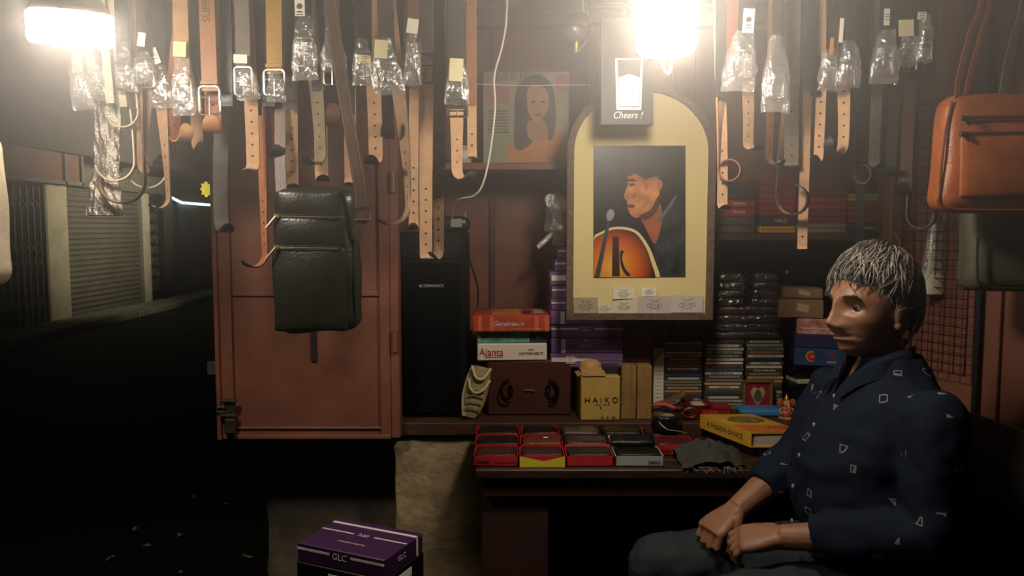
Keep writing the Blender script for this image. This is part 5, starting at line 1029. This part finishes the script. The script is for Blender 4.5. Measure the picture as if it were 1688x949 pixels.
# ------------------------------------------------------------------ bags
def bag_body(t, c, size, r, m, R=Matrix.Identity(3), puff=.012, nz=.006, seed=1, taper=0.0, cuts=26):
    v_, f_ = soft_box(size, r, cuts, puff, nz, 9, seed, taper); return MB().add([c + R @ p for p in v_], f_).build('body', m, t, True)
def zipper(t, p0, p1, m, metal, R=Matrix.Identity(3), drop=(-.022, -.004, -.026)):
    """zip from p0 to p1 with a puller hanging at p0"""
    d = (p1 - p0).normalized(); q = MB(); up = Vector((0, 0, 1))
    for s in (-1, 1): q.tube([p0 + up * .0035 * s, p1 + up * .0035 * s], .0022, 6)
    z = q.build('zip_tape', m, t); q = MB(); q.tube([p0, p1], .0022, 6); q.build('zip_teeth', metal, z)
    q = MB(); q.box(p0 + Vector((0, -.005, 0)), (.012, .006, .010), bev=.002); q.tube([p0 + Vector((0, -.008, 0)), p0 + Vector(drop) * .45 + Vector((0, -.008, 0)), p0 + Vector(drop) + Vector((0, -.008, 0))], .0028, 6); q.build('zip_puller', metal, z)
# black messenger bag before the open door
OL = leather('23241c', .34); OLD = leather('1c1b17', .4); YBG = 1.72
bg = thing('shoulder_bag', 'olive black leather shoulder bag hanging before the open maroon door', 'bag', V(530, 550, YBG)); p0, p1 = V(453, 548, YBG), V(588, 308, YBG); bc = Vector(((p0.x + p1.x) / 2, YBG + .035, (p0.z + p1.z) / 2)); RB_ = RZ(-3)
bag_body(bg, bc, (p1.x - p0.x - .004, .085, p1.z - p0.z), .030, OL, RB_, .014, .009, 3, -.01)
def BL(u, v, o=0): return bc + RB_ @ Vector((u * (p1.x - p0.x) / 2, -.0425 - .014 * (1 - u * u) * (1 - v * v) - o, v * (p1.z - p0.z) / 2))
v_, f_ = soft_box((.150, .010, .058), .005, 12, .004, .004, 14, 6); MB().add([BL(-.06, .76, -.002) + RB_ @ p for p in v_], f_).build('top_pocket', OL, bg, True)
v_, f_ = soft_box((.158, .010, .068), .005, 12, .004, .006, 12, 8); MB().add([BL(-.06, .385, -.002) + RB_ @ p for p in v_], f_).build('middle_pocket', OL, bg, True)
v_, f_ = soft_box((.162, .009, .185), .0045, 14, .005, .006, 10, 2); MB().add([BL(-.06, -.39, -.002) + RB_ @ p for p in v_], f_).build('front_panel', OL, bg, True)
ZB = mat('b9a98c', .3, .9)
for u0, v0, u1, v1 in ((-.80, .60, .62, .585), (-.82, .18, .64, .165)):
    a, b = BL(u0, v0, .010), BL(u1, v1, .010); zipper(bg, a, b, OLD, ZB, drop=(-.022, -.002, -.026))
S = spline([V(541, -30, 1.66), V(552, 60, 1.665), V(566, 150, 1.67), V(580, 230, 1.68), V(592, 300, 1.69), V(597, 345, 1.70)], 8)
def strap_mesh(S, hw, th, W=Vector((1, 0, 0))):
    sm = []
    for i, c in enumerate(S):
        T = (S[min(i + 1, len(S) - 1)] - S[max(i - 1, 0)]).normalized(); Wp = (W - T * W.dot(T)).normalized(); sm.append((c, T, Wp, 1))
    return ribbon(sm, hw, th)
STR = leather('5a463a', .45)
S = [Vector((XW(541, 1.66), 1.66, Z_RAIL + .2))] + S
sto = strap_mesh(S, .0135, .002).build('shoulder_strap', [STR, STR], bg, True)
q = MB()
for s in (-1, 1): q.tube([c + Vector((s * .0105, -.0026, 0)) for c in S], .0007, 4)
q.build('strap_stitching', mat('8a7866', .6), sto)
strap_mesh(spline([V(586, 395, 1.715), V(594, 372, 1.705), V(598, 350, 1.70)], 4), .012, .003).build('strap_tab', [STR, STR], bg, True)
rc_ = V(598, 352, 1.698); MB().tube([rc_ + Vector((sx * .016, 0, sz * .014)) for sx, sz in ((-1, 1), (1, 1), (1, -1), (-1, -1))], .0028, 6, closed=True).build('strap_ring', STEEL, bg, True)
strap_mesh(spline([V(536, -30, 1.90), V(470, 120, 1.86), V(462, 240, 1.84), V(464, 320, 1.82)], 6), .0125, .002).build('rear_strap', [STR, STR], bg, True)
q = MB(); q.tube([bc + RB_ @ Vector((.088, y_, z_)) for y_, z_ in ((-.03, -.13), (-.034, -.05), (-.03, .06))], .0035, 6); q.build('edge_piping', OLD, bg, True)
MB().tube([V(541, -30, 1.70), Vector((XW(541, 1.78), 1.80, Z_TOP - .03))], .004, 6).build('hanging_hook', STEEL, bg)
# tan bag at the right edge
YO = 1.64; ORG = leather('a4582c', .38); ORGD = leather('7e3f20', .4)
tg = thing('messenger_bag', 'tan orange leather messenger bag hanging before the right door', 'bag', V(1660, 355, YO)); p0, p1 = V(1562, 350, YO), V(1800, 150, YO); oc_ = Vector(((p0.x + p1.x) / 2, YO + .045, (p0.z + p1.z) / 2)); RO = RZ(-6)
bag_body(tg, oc_, (p1.x - p0.x, .085, p1.z - p0.z), .032, ORG, RO, .008, .005, 5, -.045)
def OLP(u, v, o=0): return oc_ + RO @ Vector((u * (p1.x - p0.x) / 2, -.0425 - .008 * (1 - u * u) * (1 - v * v) - o, v * (p1.z - p0.z) / 2))
v_, f_ = soft_box((.235, .012, .125), .006, 14, .004, .003, 10, 2); MB().add([OLP(.02, -.24) + RO @ p for p in v_], f_).build('front_pocket', ORG, tg, True)
for v in (.56, .30): zipper(tg, OLP(-.80, v, .007), OLP(.85, v, .007), ORGD, DARK_STEEL, drop=(.012, -.003, -.016))
MB().tube(spline([OLP(-.90, .86, -.006), OLP(-.97, .3, -.008), OLP(-1.0, -.6, -.01), OLP(-.9, -.92, -.006), OLP(.4, -.96, -.004)], 6), .003, 6).build('edge_piping', ORGD, tg, True)
MB().tube([V(1574, 190, YO + .03) + Vector((.010 * math.cos(2 * PI * i / 14), 0, .014 * math.sin(2 * PI * i / 14))) for i in range(14)], .0026, 6, closed=True).build('strap_ring', STEEL, tg, True)
for xs in (((1576, 182), (1580, 130), (1600, 50), (1620, -20)), ((1588, 178), (1600, 120), (1622, 40), (1632, -20))): strap_mesh(spline([V(x, y, YO + .03) for x, y in xs] + [Vector((XW(1640, YO + .05, 0), YO + .06, Z_TOP))], 6), .0045, .002).build('shoulder_strap', [ORGD, ORGD], tg, True)
# grey-green bag behind it
GB = leather('575443', .5); YG = 1.76
gb = thing('grey_bag', 'grey green leather bag hanging below and behind the tan bag', 'bag', V(1650, 485, YG)); p0, p1 = V(1606, 482, YG), V(1790, 300, YG); gcn = Vector(((p0.x + p1.x) / 2, YG + .045, (p0.z + p1.z) / 2))
bag_body(gb, gcn, (p1.x - p0.x, .08, p1.z - p0.z), .030, GB, RZ(-6), .008, .006, 9)
MB().tube(spline([V(1612, 390, YG - .004), V(1611, 440, YG - .004), V(1620, 470, YG - .006), V(1690, 476, YG - .006)], 6), .003, 6).build('edge_piping', leather('34332a', .5), gb, True)
strap_mesh(spline([V(1640, 310, YG + .02), V(1655, 140, YG + .02), V(1672, 60, YG + .02), V(1690, -10, YG + .02), Vector((XW(1700, YG + .02), YG + .02, Z_TOP))], 6), .008, .003).build('shoulder_strap', [GB, GB], gb, True)
# slice of a pale bag at the left edge
WB = leather('978c78', .5); YW = 1.30
wbg = thing('pale_bag', 'cream leather bag hanging at the street side, only its edge showing', 'bag', V(0, 485, YW)); p0, p1 = V(-220, 478, YW), V(-42, 205, YW); wc = Vector(((p0.x + p1.x) / 2, YW + .05, (p0.z + p1.z) / 2))
bag_body(wbg, wc, (p1.x - p0.x, .09, p1.z - p0.z), .034, WB, RZ(4), .01, .005, 12, -.06)
zipper(wbg, V(-30, 345, YW - .004), V(-100, 350, YW - .014), GB, STEEL, drop=(-.01, -.002, -.02))
strap_mesh(spline([V(-60, 215, YW + .04), V(-66, 100, YW + .04), Vector((XW(-70, YW + .04), YW + .04, Z_TOP))], 6), .012, .003).build('shoulder_strap', [WB, WB], wbg, True)
# ------------------------------------------------------------------ seated man on a chair
MX, MY = 0.815, 1.70
def B(f, l, u): return Vector((MX - f, MY - l, u))              # forward = -X, his left = towards the viewer
def ell(c, a, b, n=28, p=1.0, ax=Vector((-1, 0, 0)), ay=Vector((0, -1, 0))):
    o = []
    for k in range(n):
        t = 2 * PI * k / n; x, y = math.cos(t), math.sin(t); o.append(c + ax * a * math.copysign(abs(x) ** p, x) + ay * b * math.copysign(abs(y) ** p, y))
    return o
def apply_mods(name, mb, mods, mats, parent, smooth=True):
    me = bpy.data.meshes.new(name); me.from_pydata([tuple(v) for v in mb.v], [], mb.f); bm = bmesh.new(); bm.from_mesh(me); bmesh.ops.recalc_face_normals(bm, faces=bm.faces); bm.to_mesh(me); bm.free()
    o = bpy.data.objects.new(name, me); COL.objects.link(o); mods(o); dg = bpy.context.evaluated_depsgraph_get(); dg.update()
    m2 = bpy.data.meshes.new_from_object(o.evaluated_get(dg)); bpy.data.objects.remove(o); m2.materials.clear()
    for m in mats: m2.materials.append(m)
    for p in m2.polygons: p.use_smooth = smooth; p.material_index = 0
    return link(name, m2, parent)
def remesher(vox, it=4, fac=.5):
    def f(o):
        r = o.modifiers.new('r', 'REMESH'); r.mode = 'VOXEL'; r.voxel_size = vox
        s = o.modifiers.new('s', 'SMOOTH'); s.iterations = it; s.factor = fac
    return f
man = thing('person', 'seated grey haired person in a dark patterned shirt with clasped hands', 'person', (MX, MY, 0))
SHO_R, ELB_R, WRI_R = B(.02, -.175, .915), B(.10, -.185, .752), B(.285, -.085, .652)
SHO_L, ELB_L, WRI_L = B(-.03, .180, .935), B(-.02, .215, .712), B(.235, .085, .656)
HIP_R, KNEE_R, ANK_R = B(-.02, -.085, .535), B(.465, -.125, .500), B(.43, -.13, .09)
HIP_L, KNEE_L, ANK_L = B(-.02, .09, .535), B(.43, .135, .500), B(.40, .14, .09)
TORSO = [(.44, -.02, .10, .15), (.50, -.02, .125, .175), (.60, .0, .135, .178), (.70, .025, .145, .17), (.80, .03, .14, .165), (.88, .012, .122, .172), (.93, -.004, .108, .172), (.97, -.016, .094, .150), (1.01, -.02, .076, .108), (1.045, -.012, .056, .066)]
HF = Vector((-math.cos(math.radians(17)), -math.sin(math.radians(17)), 0)); HL = Vector((-HF.y, HF.x, 0)); HP = math.radians(2); HU = Vector((0, 0, 1)) * math.cos(HP) - HF * math.sin(HP); HF = HF * math.cos(HP) + Vector((0, 0, 1)) * math.sin(HP); HC = Vector((.795, 1.69, 1.147))
def H(f, l, u): return HC + HF * f + HL * l + HU * u
def G(x, s): return math.exp(-(x / s) ** 2)
def head_mesh():
    q = MB(); nt_, nr = 120, 90; vs = []
    for i in range(nr + 1):
        th = PI * i / nr
        for k in range(nt_):
            a = 2 * PI * k / nt_; dx, dy, dz = math.sin(th) * math.cos(a), math.sin(th) * math.sin(a), math.cos(th)
            u = .015 + (.113 if dz > 0 else .127) * dz; low = max(0, -dz)
            ca, sa = math.cos(a), math.sin(a); rr = math.sqrt(max(0, 1 - dz * dz)) if dz > 0 else max(0, 1 - low ** 3.4) ** (1 / 3.0)
            f = .095 * rr * math.copysign(abs(ca) ** .86, ca); l = .074 * rr * sa * (1 - .34 * low ** 1.3)
            if ca < 0: f *= 1 - .55 * low
            else: f *= 1 - .02 * low
            w = max(0, min(1, (ca - .05) / .45)) * min(1, rr * 1.6)
            if w > 0:
                al = abs(l); d = 0
                d += .007 * G(u - .022, .011) * G(al - .026, .026)                     # brow
                d -= .0125 * G(u + .002, .012) * G(al - .032, .017)                    # eye sockets
                d += .013 * G(l, .010) * G(u - .004, .018) + .019 * G(l, .0125) * G(u + .024, .018) + .019 * G(l, .0160) * G(u + .039, .012)   # nose
                d += .014 * G(al - .0165, .009) * G(u + .043, .009)                    # nostril wings
                d += .006 * G(al - .046, .017) * G(u + .030, .016)                     # cheeks
                d += .0035 * G(al - .030, .013) * G(u + .019, .005)                    # bags under the eyes
                d -= .0035 * G(al - .026 - max(0, -(u + .04)) * .35, .004) * G(u + .055, .018)   # folds beside the mouth
                d += .011 * G(l, .024) * G(u + .056, .0065) - .008 * G(l, .026) * G(u + .0635, .0030) + .014 * G(l, .023) * G(u + .071, .0070)     # lips
                d -= .005 * G(l, .022) * G(u + .080, .005) + .0 ; d += .014 * G(l, .024) * G(u + .098, .016)
                f += d * w
            vs.append(H(f, l, u))
    fs = [(i * nt_ + k, i * nt_ + (k + 1) % nt_, (i + 1) * nt_ + (k + 1) % nt_, (i + 1) * nt_ + k) for i in range(nr) for k in range(nt_)]
    q.add(vs, fs)
    for s in (-1, 1):                                                                    # ears
        c = H(-.008, s * .073, -.012); q.ball(c, (.018, .009, .031), 16, 12, rot=Matrix((HF, HL, Vector((0, 0, 1)))).transposed() @ RX(-s * 12)); q.ball(H(-.002, s * .072, -.036), (.009, .006, .010), 10, 8)
    return q
def hand(q, wrist, d, n, side, curls, splay=.10, sc=1.0, thumb=(.5, .4)):
    """wrist point, pointing direction d, back-of-hand normal n, side = towards the thumb"""
    d = d.normalized(); n = (n - d * n.dot(d)).normalized(); s = (d.cross(n)); s = s if s.dot(side) > 0 else -s
    R = []
    for t, wd, tk in ((-.01, .026, .021), (.012, .029, .019), (.035, .036, .018), (.060, .041, .016), (.080, .041, .0135), (.089, .036, .009)): R.append(ell(wrist + d * t * sc, wd * sc, tk * sc, 20, .75, s, n))
    q.loft(R)
    for i, (ln, r, off) in enumerate(((.074, .0092, .031), (.083, .0095, .0105), (.078, .0090, -.010), (.062, .0080, -.029))):
        base = wrist + (d * .078 + s * off) * sc; dd = (d + s * (off * splay * 12)).normalized(); pts = [base - dd * .012]; rad = [r * 1.02]; a = 0; p = base
        pts.append(p); rad.append(r * 1.08)
        for j, fr in enumerate((.45, .31, .24)):
            a += math.radians(curls[i][j]); v = dd * math.cos(a) - n * math.sin(a)
            for e in range(2): p = p + v * ln * fr * .5 * sc; pts.append(p); rad.append(r * (1 - .10 * j - .05 * e) * (1.04 if e else .95))
        q.tube(pts, [x * sc for x in rad], 10); q.ball(pts[-1], rad[-1] * sc, 10, 6)
    b = wrist + (d * .022 + s * .028) * sc; v = (d * .75 + s * thumb[0] - n * thumb[1]).normalized(); v2 = (d * .95 + s * thumb[0] * .2 - n * thumb[1] * 1.2).normalized()
    pts = [b - v * .014, b, b + v * .022, b + v * .040, b + v * .040 + v2 * .016, b + v * .040 + v2 * .032]; q.tube([x for x in pts], [.013, .0135, .0118, .0108, .0104, .0085], 10); q.ball(pts[-1], .0085, 10, 6)
body = MB()
body.loft([ell(B(f, 0, u), a - .014, b - .014, 28) for u, f, a, b in TORSO] + [ell(B(.012, 0, 1.09), .052, .055, 28), ell(B(.022, 0, 1.13), .054, .054, 28)])
for sh, el, wr in ((SHO_R, ELB_R, WRI_R), (SHO_L, ELB_L, WRI_L)):
    m1, m2 = sh.lerp(el, .5), el.lerp(wr, .35); body.tube([sh, sh.lerp(el, .2), m1, el, m2, el.lerp(wr, .75), wr], [.052, .050, .044, .038, .041, .031, .0265], 16); body.ball(sh, .055)
for hp_, kn_, an_ in ((HIP_R, KNEE_R, ANK_R), (HIP_L, KNEE_L, ANK_L)):
    body.tube([hp_, hp_.lerp(kn_, .3), hp_.lerp(kn_, .75), kn_, kn_.lerp(an_, .12), kn_.lerp(an_, .35), an_], [.075, .074, .060, .052, .050, .050, .034], 16)
    body.loft([ell(an_ + Vector((.06 - t, 0, -.05 + dz)), w_, h_, 14, 1, Vector((0, 1, 0)), Vector((0, 0, 1))) for t, dz, w_, h_ in ((0, .0, .02, .02), (.03, .0, .03, .03), (.10, -.005, .036, .032), (.19, -.015, .042, .02), (.24, -.02, .03, .012))])
hm_ = head_mesh(); body.add(hm_.v, hm_.f)
hand(body, WRI_R, Vector((-.78, -.36, -.42)), Vector((-.30, -.25, .9)), Vector((0, -1, .1)), [(48, 62, 40), (44, 60, 42), (42, 58, 42), (40, 55, 40)], thumb=(.35, .55))
hand(body, WRI_L, Vector((-.93, .30, -.16)), Vector((-.05, -.35, .95)), Vector((0, 1, .1)), [(30, 42, 30), (34, 46, 32), (38, 48, 34), (40, 50, 36)], thumb=(.4, .25))
SKIN = mat('9a6c50', .48, var=.22, vscale=30, bump=.18, bscale=260)
apply_mods('body', body, remesher(.0028, 3, .4), [SKIN], man)
# eyes with lids
for s in (-1, 1):
    ec = H(.0668, s * .0315, -.001); e_ = MB().ball(ec, .0122, 20, 14).build('eye', mat('8f8578', .3), man, True)
    gz_ = (HF + HL * .10 + Vector((0, 0, -.04))).normalized(); U = gz_.orthogonal().normalized(); W_ = gz_.cross(U)
    for nm, r, dp, m in (('iris', .0056, .0112, mat('2a1a10', .15)), ('pupil', .0026, .0119, BLACK_G)): MB().prism([ec + gz_ * dp + (U * math.cos(2 * PI * k / 16) + W_ * math.sin(2 * PI * k / 16)) * r for k in range(16)], gz_ * .0006).build(nm, m, e_)
    q = MB(); rows = []
    for a in range(9):
        el_ = math.radians(15 + a * 12); rows.append([ec + (HF * math.cos(el_) * math.cos(az) + HL * math.cos(el_) * math.sin(az) + Vector((0, 0, math.sin(el_)))) * .0134 for az in [math.radians(-95 + 190 * k / 16) for k in range(17)]])
    q.add([p for r in rows for p in r], [(i * 17 + j, i * 17 + j + 1, (i + 1) * 17 + j + 1, (i + 1) * 17 + j) for i in range(8) for j in range(16)]); q.build('upper_eyelid', SKIN, man, True)
    q = MB(); rows = []
    for a in range(5):
        el_ = math.radians(-26 - a * 13); rows.append([ec + (HF * math.cos(el_) * math.cos(az) + HL * math.cos(el_) * math.sin(az) + Vector((0, 0, math.sin(el_)))) * .0132 for az in [math.radians(-95 + 190 * k / 16) for k in range(17)]])
    q.add([p for r in rows for p in r], [(i * 17 + j, i * 17 + j + 1, (i + 1) * 17 + j + 1, (i + 1) * 17 + j) for i in range(4) for j in range(16)]); q.build('lower_eyelid', SKIN, man, True)
    q = MB()
    for i in range(46):
        t = i / 45; b_ = H(.0985 - .016 * t * t, s * (.012 + .036 * t), .0175 + .006 * math.sin(PI * t) + random.uniform(-.0025, .003)); e2 = b_ + HL * s * .009 + HF * .003 + Vector((0, 0, random.uniform(-.001, .004))); q.tube([b_ - HF * .003, e2], [.0009, .0003], 4)
    q.build('eyebrow', mat('2c2826', .7), man)
# hair: cap and loose grey locks
def skull(dirv, k=1.0): return HC + HF * (.097 * dirv.x * k) + HL * (.074 * dirv.y * k) + HU * (.015 + .113 * dirv.z * k)
CR = Vector((-.32, 0, .947)).normalized(); CU = Vector((CR.z, 0, -CR.x)); CWv = Vector((0, 1, 0))
def pol(t, a): return CR * math.cos(t) + (CU * math.cos(a) + CWv * math.sin(a)) * math.sin(t)
def t_end(a):
    c = math.cos(a); return 1.62 + .22 * (.55 - c) if c < .55 else 1.60
hair = MB(); rows = []
for i in range(14):
    rows.append([skull(pol(.02 + (t_end(2 * PI * k / 40) - .12) * i / 13, 2 * PI * k / 40), 1.035 + .02 * math.sin(PI * i / 13)) for k in range(40)])
hair.add([p for r in rows for p in r], [(i * 40 + k, i * 40 + (k + 1) % 40, (i + 1) * 40 + (k + 1) % 40, (i + 1) * 40 + k) for i in range(13) for k in range(40)])
ho_ = hair.build('hair', mat('2b2926', .6), man, True)
locks = [MB(), MB(), MB(), MB()]
for n_ in range(1500):
    a = random.uniform(-PI, PI); te = t_end(a) + random.gauss(0, .10); t1 = te * math.sqrt(random.uniform(.18, 1.0)); t0 = max(.02, t1 - random.uniform(.35, .75)); lift = random.uniform(.02, .12); drift = random.gauss(0, .19); curl = random.gauss(0, .07); pts = []
    for i in range(6):
        s = i / 5; t = t0 + (t1 - t0) * s; pts.append(skull(pol(t, a + drift * s + curl * math.sin(PI * 2 * s)), 1.05 + lift * math.sin(PI * (.15 + .6 * s)) + (.03 * s * s if t1 > te * .85 else 0)))
    wd = random.uniform(.0010, .0024); locks[random.choice((0, 0, 1, 1, 2, 3))].tube(pts, [wd * .6, wd, wd, wd * .9, wd * .6, wd * .15], 4, cap=False)
for i, c in enumerate(('7d766c', '5a544c', 'a69d90', '37332e')): locks[i].build('locks', mat(c, .5), ho_, True, kind='stuff')
# shirt
sh_ = MB(); sh_.loft([ell(B(f, 0, u), a + .006, b + .006, 30) for u, f, a, b in TORSO[:-1]] + [ell(B(-.010, 0, 1.058), .064, .072, 30)])
for S0, E0, W0, endk in ((SHO_R, ELB_R, WRI_R, .62), (SHO_L, ELB_L, WRI_L, .80)):
    ct = E0.lerp(W0, endk); sh_.tube([S0 + Vector((0, 0, -.005)), S0.lerp(E0, .25), S0.lerp(E0, .6), S0.lerp(E0, .9), E0, E0.lerp(W0, .15), E0.lerp(W0, .4), ct], [.066, .066, .062, .059, .058, .057, .052, .046], 18); sh_.ball(S0, .066)
def fold(o):
    remesher(.0055, 6, .5)(o); tx = bpy.data.textures.new('folds', 'CLOUDS'); tx.noise_scale = .075; tx.noise_depth = 1; d = o.modifiers.new('d', 'DISPLACE'); d.texture = tx; d.strength = .020; d.mid_level = .5; d.texture_coords = 'LOCAL'
shm = bpy.data.materials.new('shirt'); shm.use_nodes = True; nt = shm.node_tree; bs = nt.nodes['Principled BSDF']; bs.inputs['Roughness'].default_value = .85; bs.inputs['Specular IOR Level'].default_value = .2
tc = nt.nodes.new('ShaderNodeTexCoord'); vo = nt.nodes.new('ShaderNodeTexVoronoi'); vo.distance = 'CHEBYCHEV'; vo.inputs['Scale'].default_value = 19; vo.inputs['Randomness'].default_value = .75; mp = nt.nodes.new('ShaderNodeMapping'); mp.inputs['Rotation'].default_value = (0, 0, .42)
nt.links.new(tc.outputs['Object'], mp.inputs[0]); nt.links.new(mp.outputs[0], vo.inputs['Vector']); cr = nt.nodes.new('ShaderNodeValToRGB'); cr.color_ramp.interpolation = 'CONSTANT'; e = cr.color_ramp.elements
navy = (*lin('101a2a'), 1); e[0].position = 0; e[0].color = navy; e[1].position = .115; e[1].color = (*lin('7c7a70'), 1); x_ = e.new(.155); x_.color = navy
nt.links.new(vo.outputs['Distance'], cr.inputs['Fac']); nt.links.new(cr.outputs['Color'], bs.inputs['Base Color'])
so_ = apply_mods('shirt', sh_, fold, [shm], man)
bm = bmesh.new(); bm.from_mesh(so_.data)
def fc_(f): c = f.calc_center_median(); return MX - c.x, MY - c.y, c.z
def cut(co, no, sel):
    fs = [f for f in bm.faces if sel(*fc_(f))]; gs = set(fs)
    for f in fs: gs.update(f.edges); gs.update(f.verts)
    bmesh.ops.bisect_plane(bm, geom=list(gs), plane_co=co, plane_no=no, dist=1e-6)
for s in (-1, 1): cut(B(0, 0, .945), Vector((0, -.10 * s, -.036)), lambda f, l, u, s=s: f > 0 and u > .93 and s * l > -.01)
cut(Vector((0, 0, 1.042)), Vector((0, 0, 1)), lambda f, l, u: u > 1.02)
kill = []
for fa in bm.faces:
    f, l, u = fc_(fa)
    if (u > .945 and f > 0 and abs(l) < .36 * (u - .945)) or u > 1.042: kill.append(fa)
bmesh.ops.delete(bm, geom=kill, context='FACES'); bm.to_mesh(so_.data); bm.free()
NAVY = mat('101a2a', .85, spec=.2)
for s in (-1, 1):
    cp_ = spline([B(-.072, s * .012, 1.070), B(-.045, s * .060, 1.066), B(.01, s * .070, 1.052), B(.050, s * .048, 1.026), B(.080, s * .022, .985)], 5); q = MB(); rows = []
    for i, p in enumerate(cp_): t = i / (len(cp_) - 1); o_ = Vector((-.006 - .012 * t, -s * .014, 0)); rows.append([p, p + o_ + Vector((0, 0, -.012)), p + o_ * 1.5 + Vector((0, 0, -.036 - .012 * math.sin(PI * t))), p + o_ * 1.1 + Vector((0, 0, -.036 - .012 * math.sin(PI * t)))])
    q.loft(rows); q.build('collar', NAVY, so_, True)
q = MB(); S = [B(.092, .003, .965), B(.135, .003, .90), B(.166, .003, .83), B(.178, .003, .76), B(.178, .003, .68), B(.160, .003, .60)]
for c in S[:5]: MB().ball(c + Vector((-.006, 0, -.02)), (.003, .006, .006), 10, 6).build('button', mat('8c8a84', .4), so_, True)
# jeans and shoes
pt_ = MB(); pt_.loft([ell(B(f - .005, 0, u), a + .004, b + .004, 26) for u, f, a, b in TORSO[:3]])
for hp_, kn_, an_ in ((HIP_R, KNEE_R, ANK_R), (HIP_L, KNEE_L, ANK_L)): pt_.tube([hp_, hp_.lerp(kn_, .3), hp_.lerp(kn_, .75), kn_, kn_.lerp(an_, .10), kn_.lerp(an_, .35), kn_.lerp(an_, .92)], [.095, .094, .082, .072, .070, .068, .062], 18); pt_.ball(kn_, .071)
def fold2(o):
    remesher(.007, 5, .5)(o); tx = bpy.data.textures.new('folds2', 'CLOUDS'); tx.noise_scale = .06; d = o.modifiers.new('d', 'DISPLACE'); d.texture = tx; d.strength = .020; d.mid_level = .5; d.texture_coords = 'LOCAL'
apply_mods('jeans', pt_, fold2, [mat('223030', .85, var=.25, vscale=20, bump=.15, bscale=400)], man)
for an_ in (ANK_R, ANK_L): MB().loft([ell(an_ + Vector((.075 - t, 0, -.045 + dz)), w_, h_, 16, .8, Vector((0, 1, 0)), Vector((0, 0, 1))) for t, dz, w_, h_ in ((0, .0, .025, .035), (.03, .0, .040, .044), (.12, -.004, .044, .040), (.20, -.016, .050, .028), (.27, -.024, .036, .018))]).build('shoe', mat('191614', .5), man, True)
# chair
ch = thing('plastic_chair', 'dark plastic chair the grey haired person sits on', 'chair', (MX + .03, MY, 0)); CHM = mat('161413', .45)
v_, f_ = soft_box((.44, .42, .035), .016, 8, 0, 0); MB().add([p + Vector((MX + .0, MY, .425)) for p in v_], f_).build('seat', CHM, ch, True)
rows = []
for i in range(9):
    t = i / 8; z = .43 + .44 * t; x = MX + .215 + .075 * t; w = .205 - .03 * t * t; rows.append([Vector((x + .02 * math.cos(PI * (k / 12 - .5)) - .0, MY - w + 2 * w * k / 12, z)) for k in range(13)] + [Vector((x + .012 + .02 * math.cos(PI * (k / 12 - .5)), MY - w + 2 * w * k / 12, z)) for k in range(12, -1, -1)])
MB().loft(rows).build('backrest', CHM, ch, True)
for dx, dy in ((-.19, -.17), (-.19, .17), (.20, -.17), (.20, .17)): MB().tube([Vector((MX + dx, MY + dy, .42)), Vector((MX + dx * 1.15, MY + dy * 1.15, 0))], [.022, .016], 10).build('leg', CHM, ch, True)
# ------------------------------------------------------------------ haze volume added to imitate lens glare around the lamps
hz = MB().box((-0.05, 1.51, 1.69), (4.2, 2.24, 1.20))
ho = hz.build('haze', None or mat('ffffff'), None); ho['kind'] = 'stuff'; ho['label'] = 'added haze volume imitating lens glare around the two lamps'; ho['category'] = 'haze'
hm = bpy.data.materials.new('haze'); hm.use_nodes = True; nt = hm.node_tree
for n in list(nt.nodes):
    if n.type != 'OUTPUT_MATERIAL': nt.nodes.remove(n)
vs = nt.nodes.new('ShaderNodeVolumeScatter'); vs.inputs['Density'].default_value = HAZE_DENSITY; vs.inputs['Anisotropy'].default_value = HAZE_G; vs.inputs['Color'].default_value = (1, 0.97, 0.93, 1)
geo = nt.nodes.new('ShaderNodeNewGeometry'); sx = nt.nodes.new('ShaderNodeSeparateXYZ'); nt.links.new(geo.outputs['Position'], sx.inputs[0])
rng = nt.nodes.new('ShaderNodeMapRange'); rng.interpolation_type = 'SMOOTHSTEP'; rng.inputs['From Min'].default_value = 1.12; rng.inputs['From Max'].default_value = 2.1; rng.inputs['To Min'].default_value = 0.0; rng.inputs['To Max'].default_value = HAZE_DENSITY
nt.links.new(sx.outputs['Z'], rng.inputs['Value']); nt.links.new(rng.outputs[0], vs.inputs['Density'])   # density shaped to thin downwards, so the glow leaves the lower stall dark
nt.links.new(vs.outputs[0], nt.nodes['Material Output'].inputs['Volume'])
ho.data.materials.clear(); ho.data.materials.append(hm)
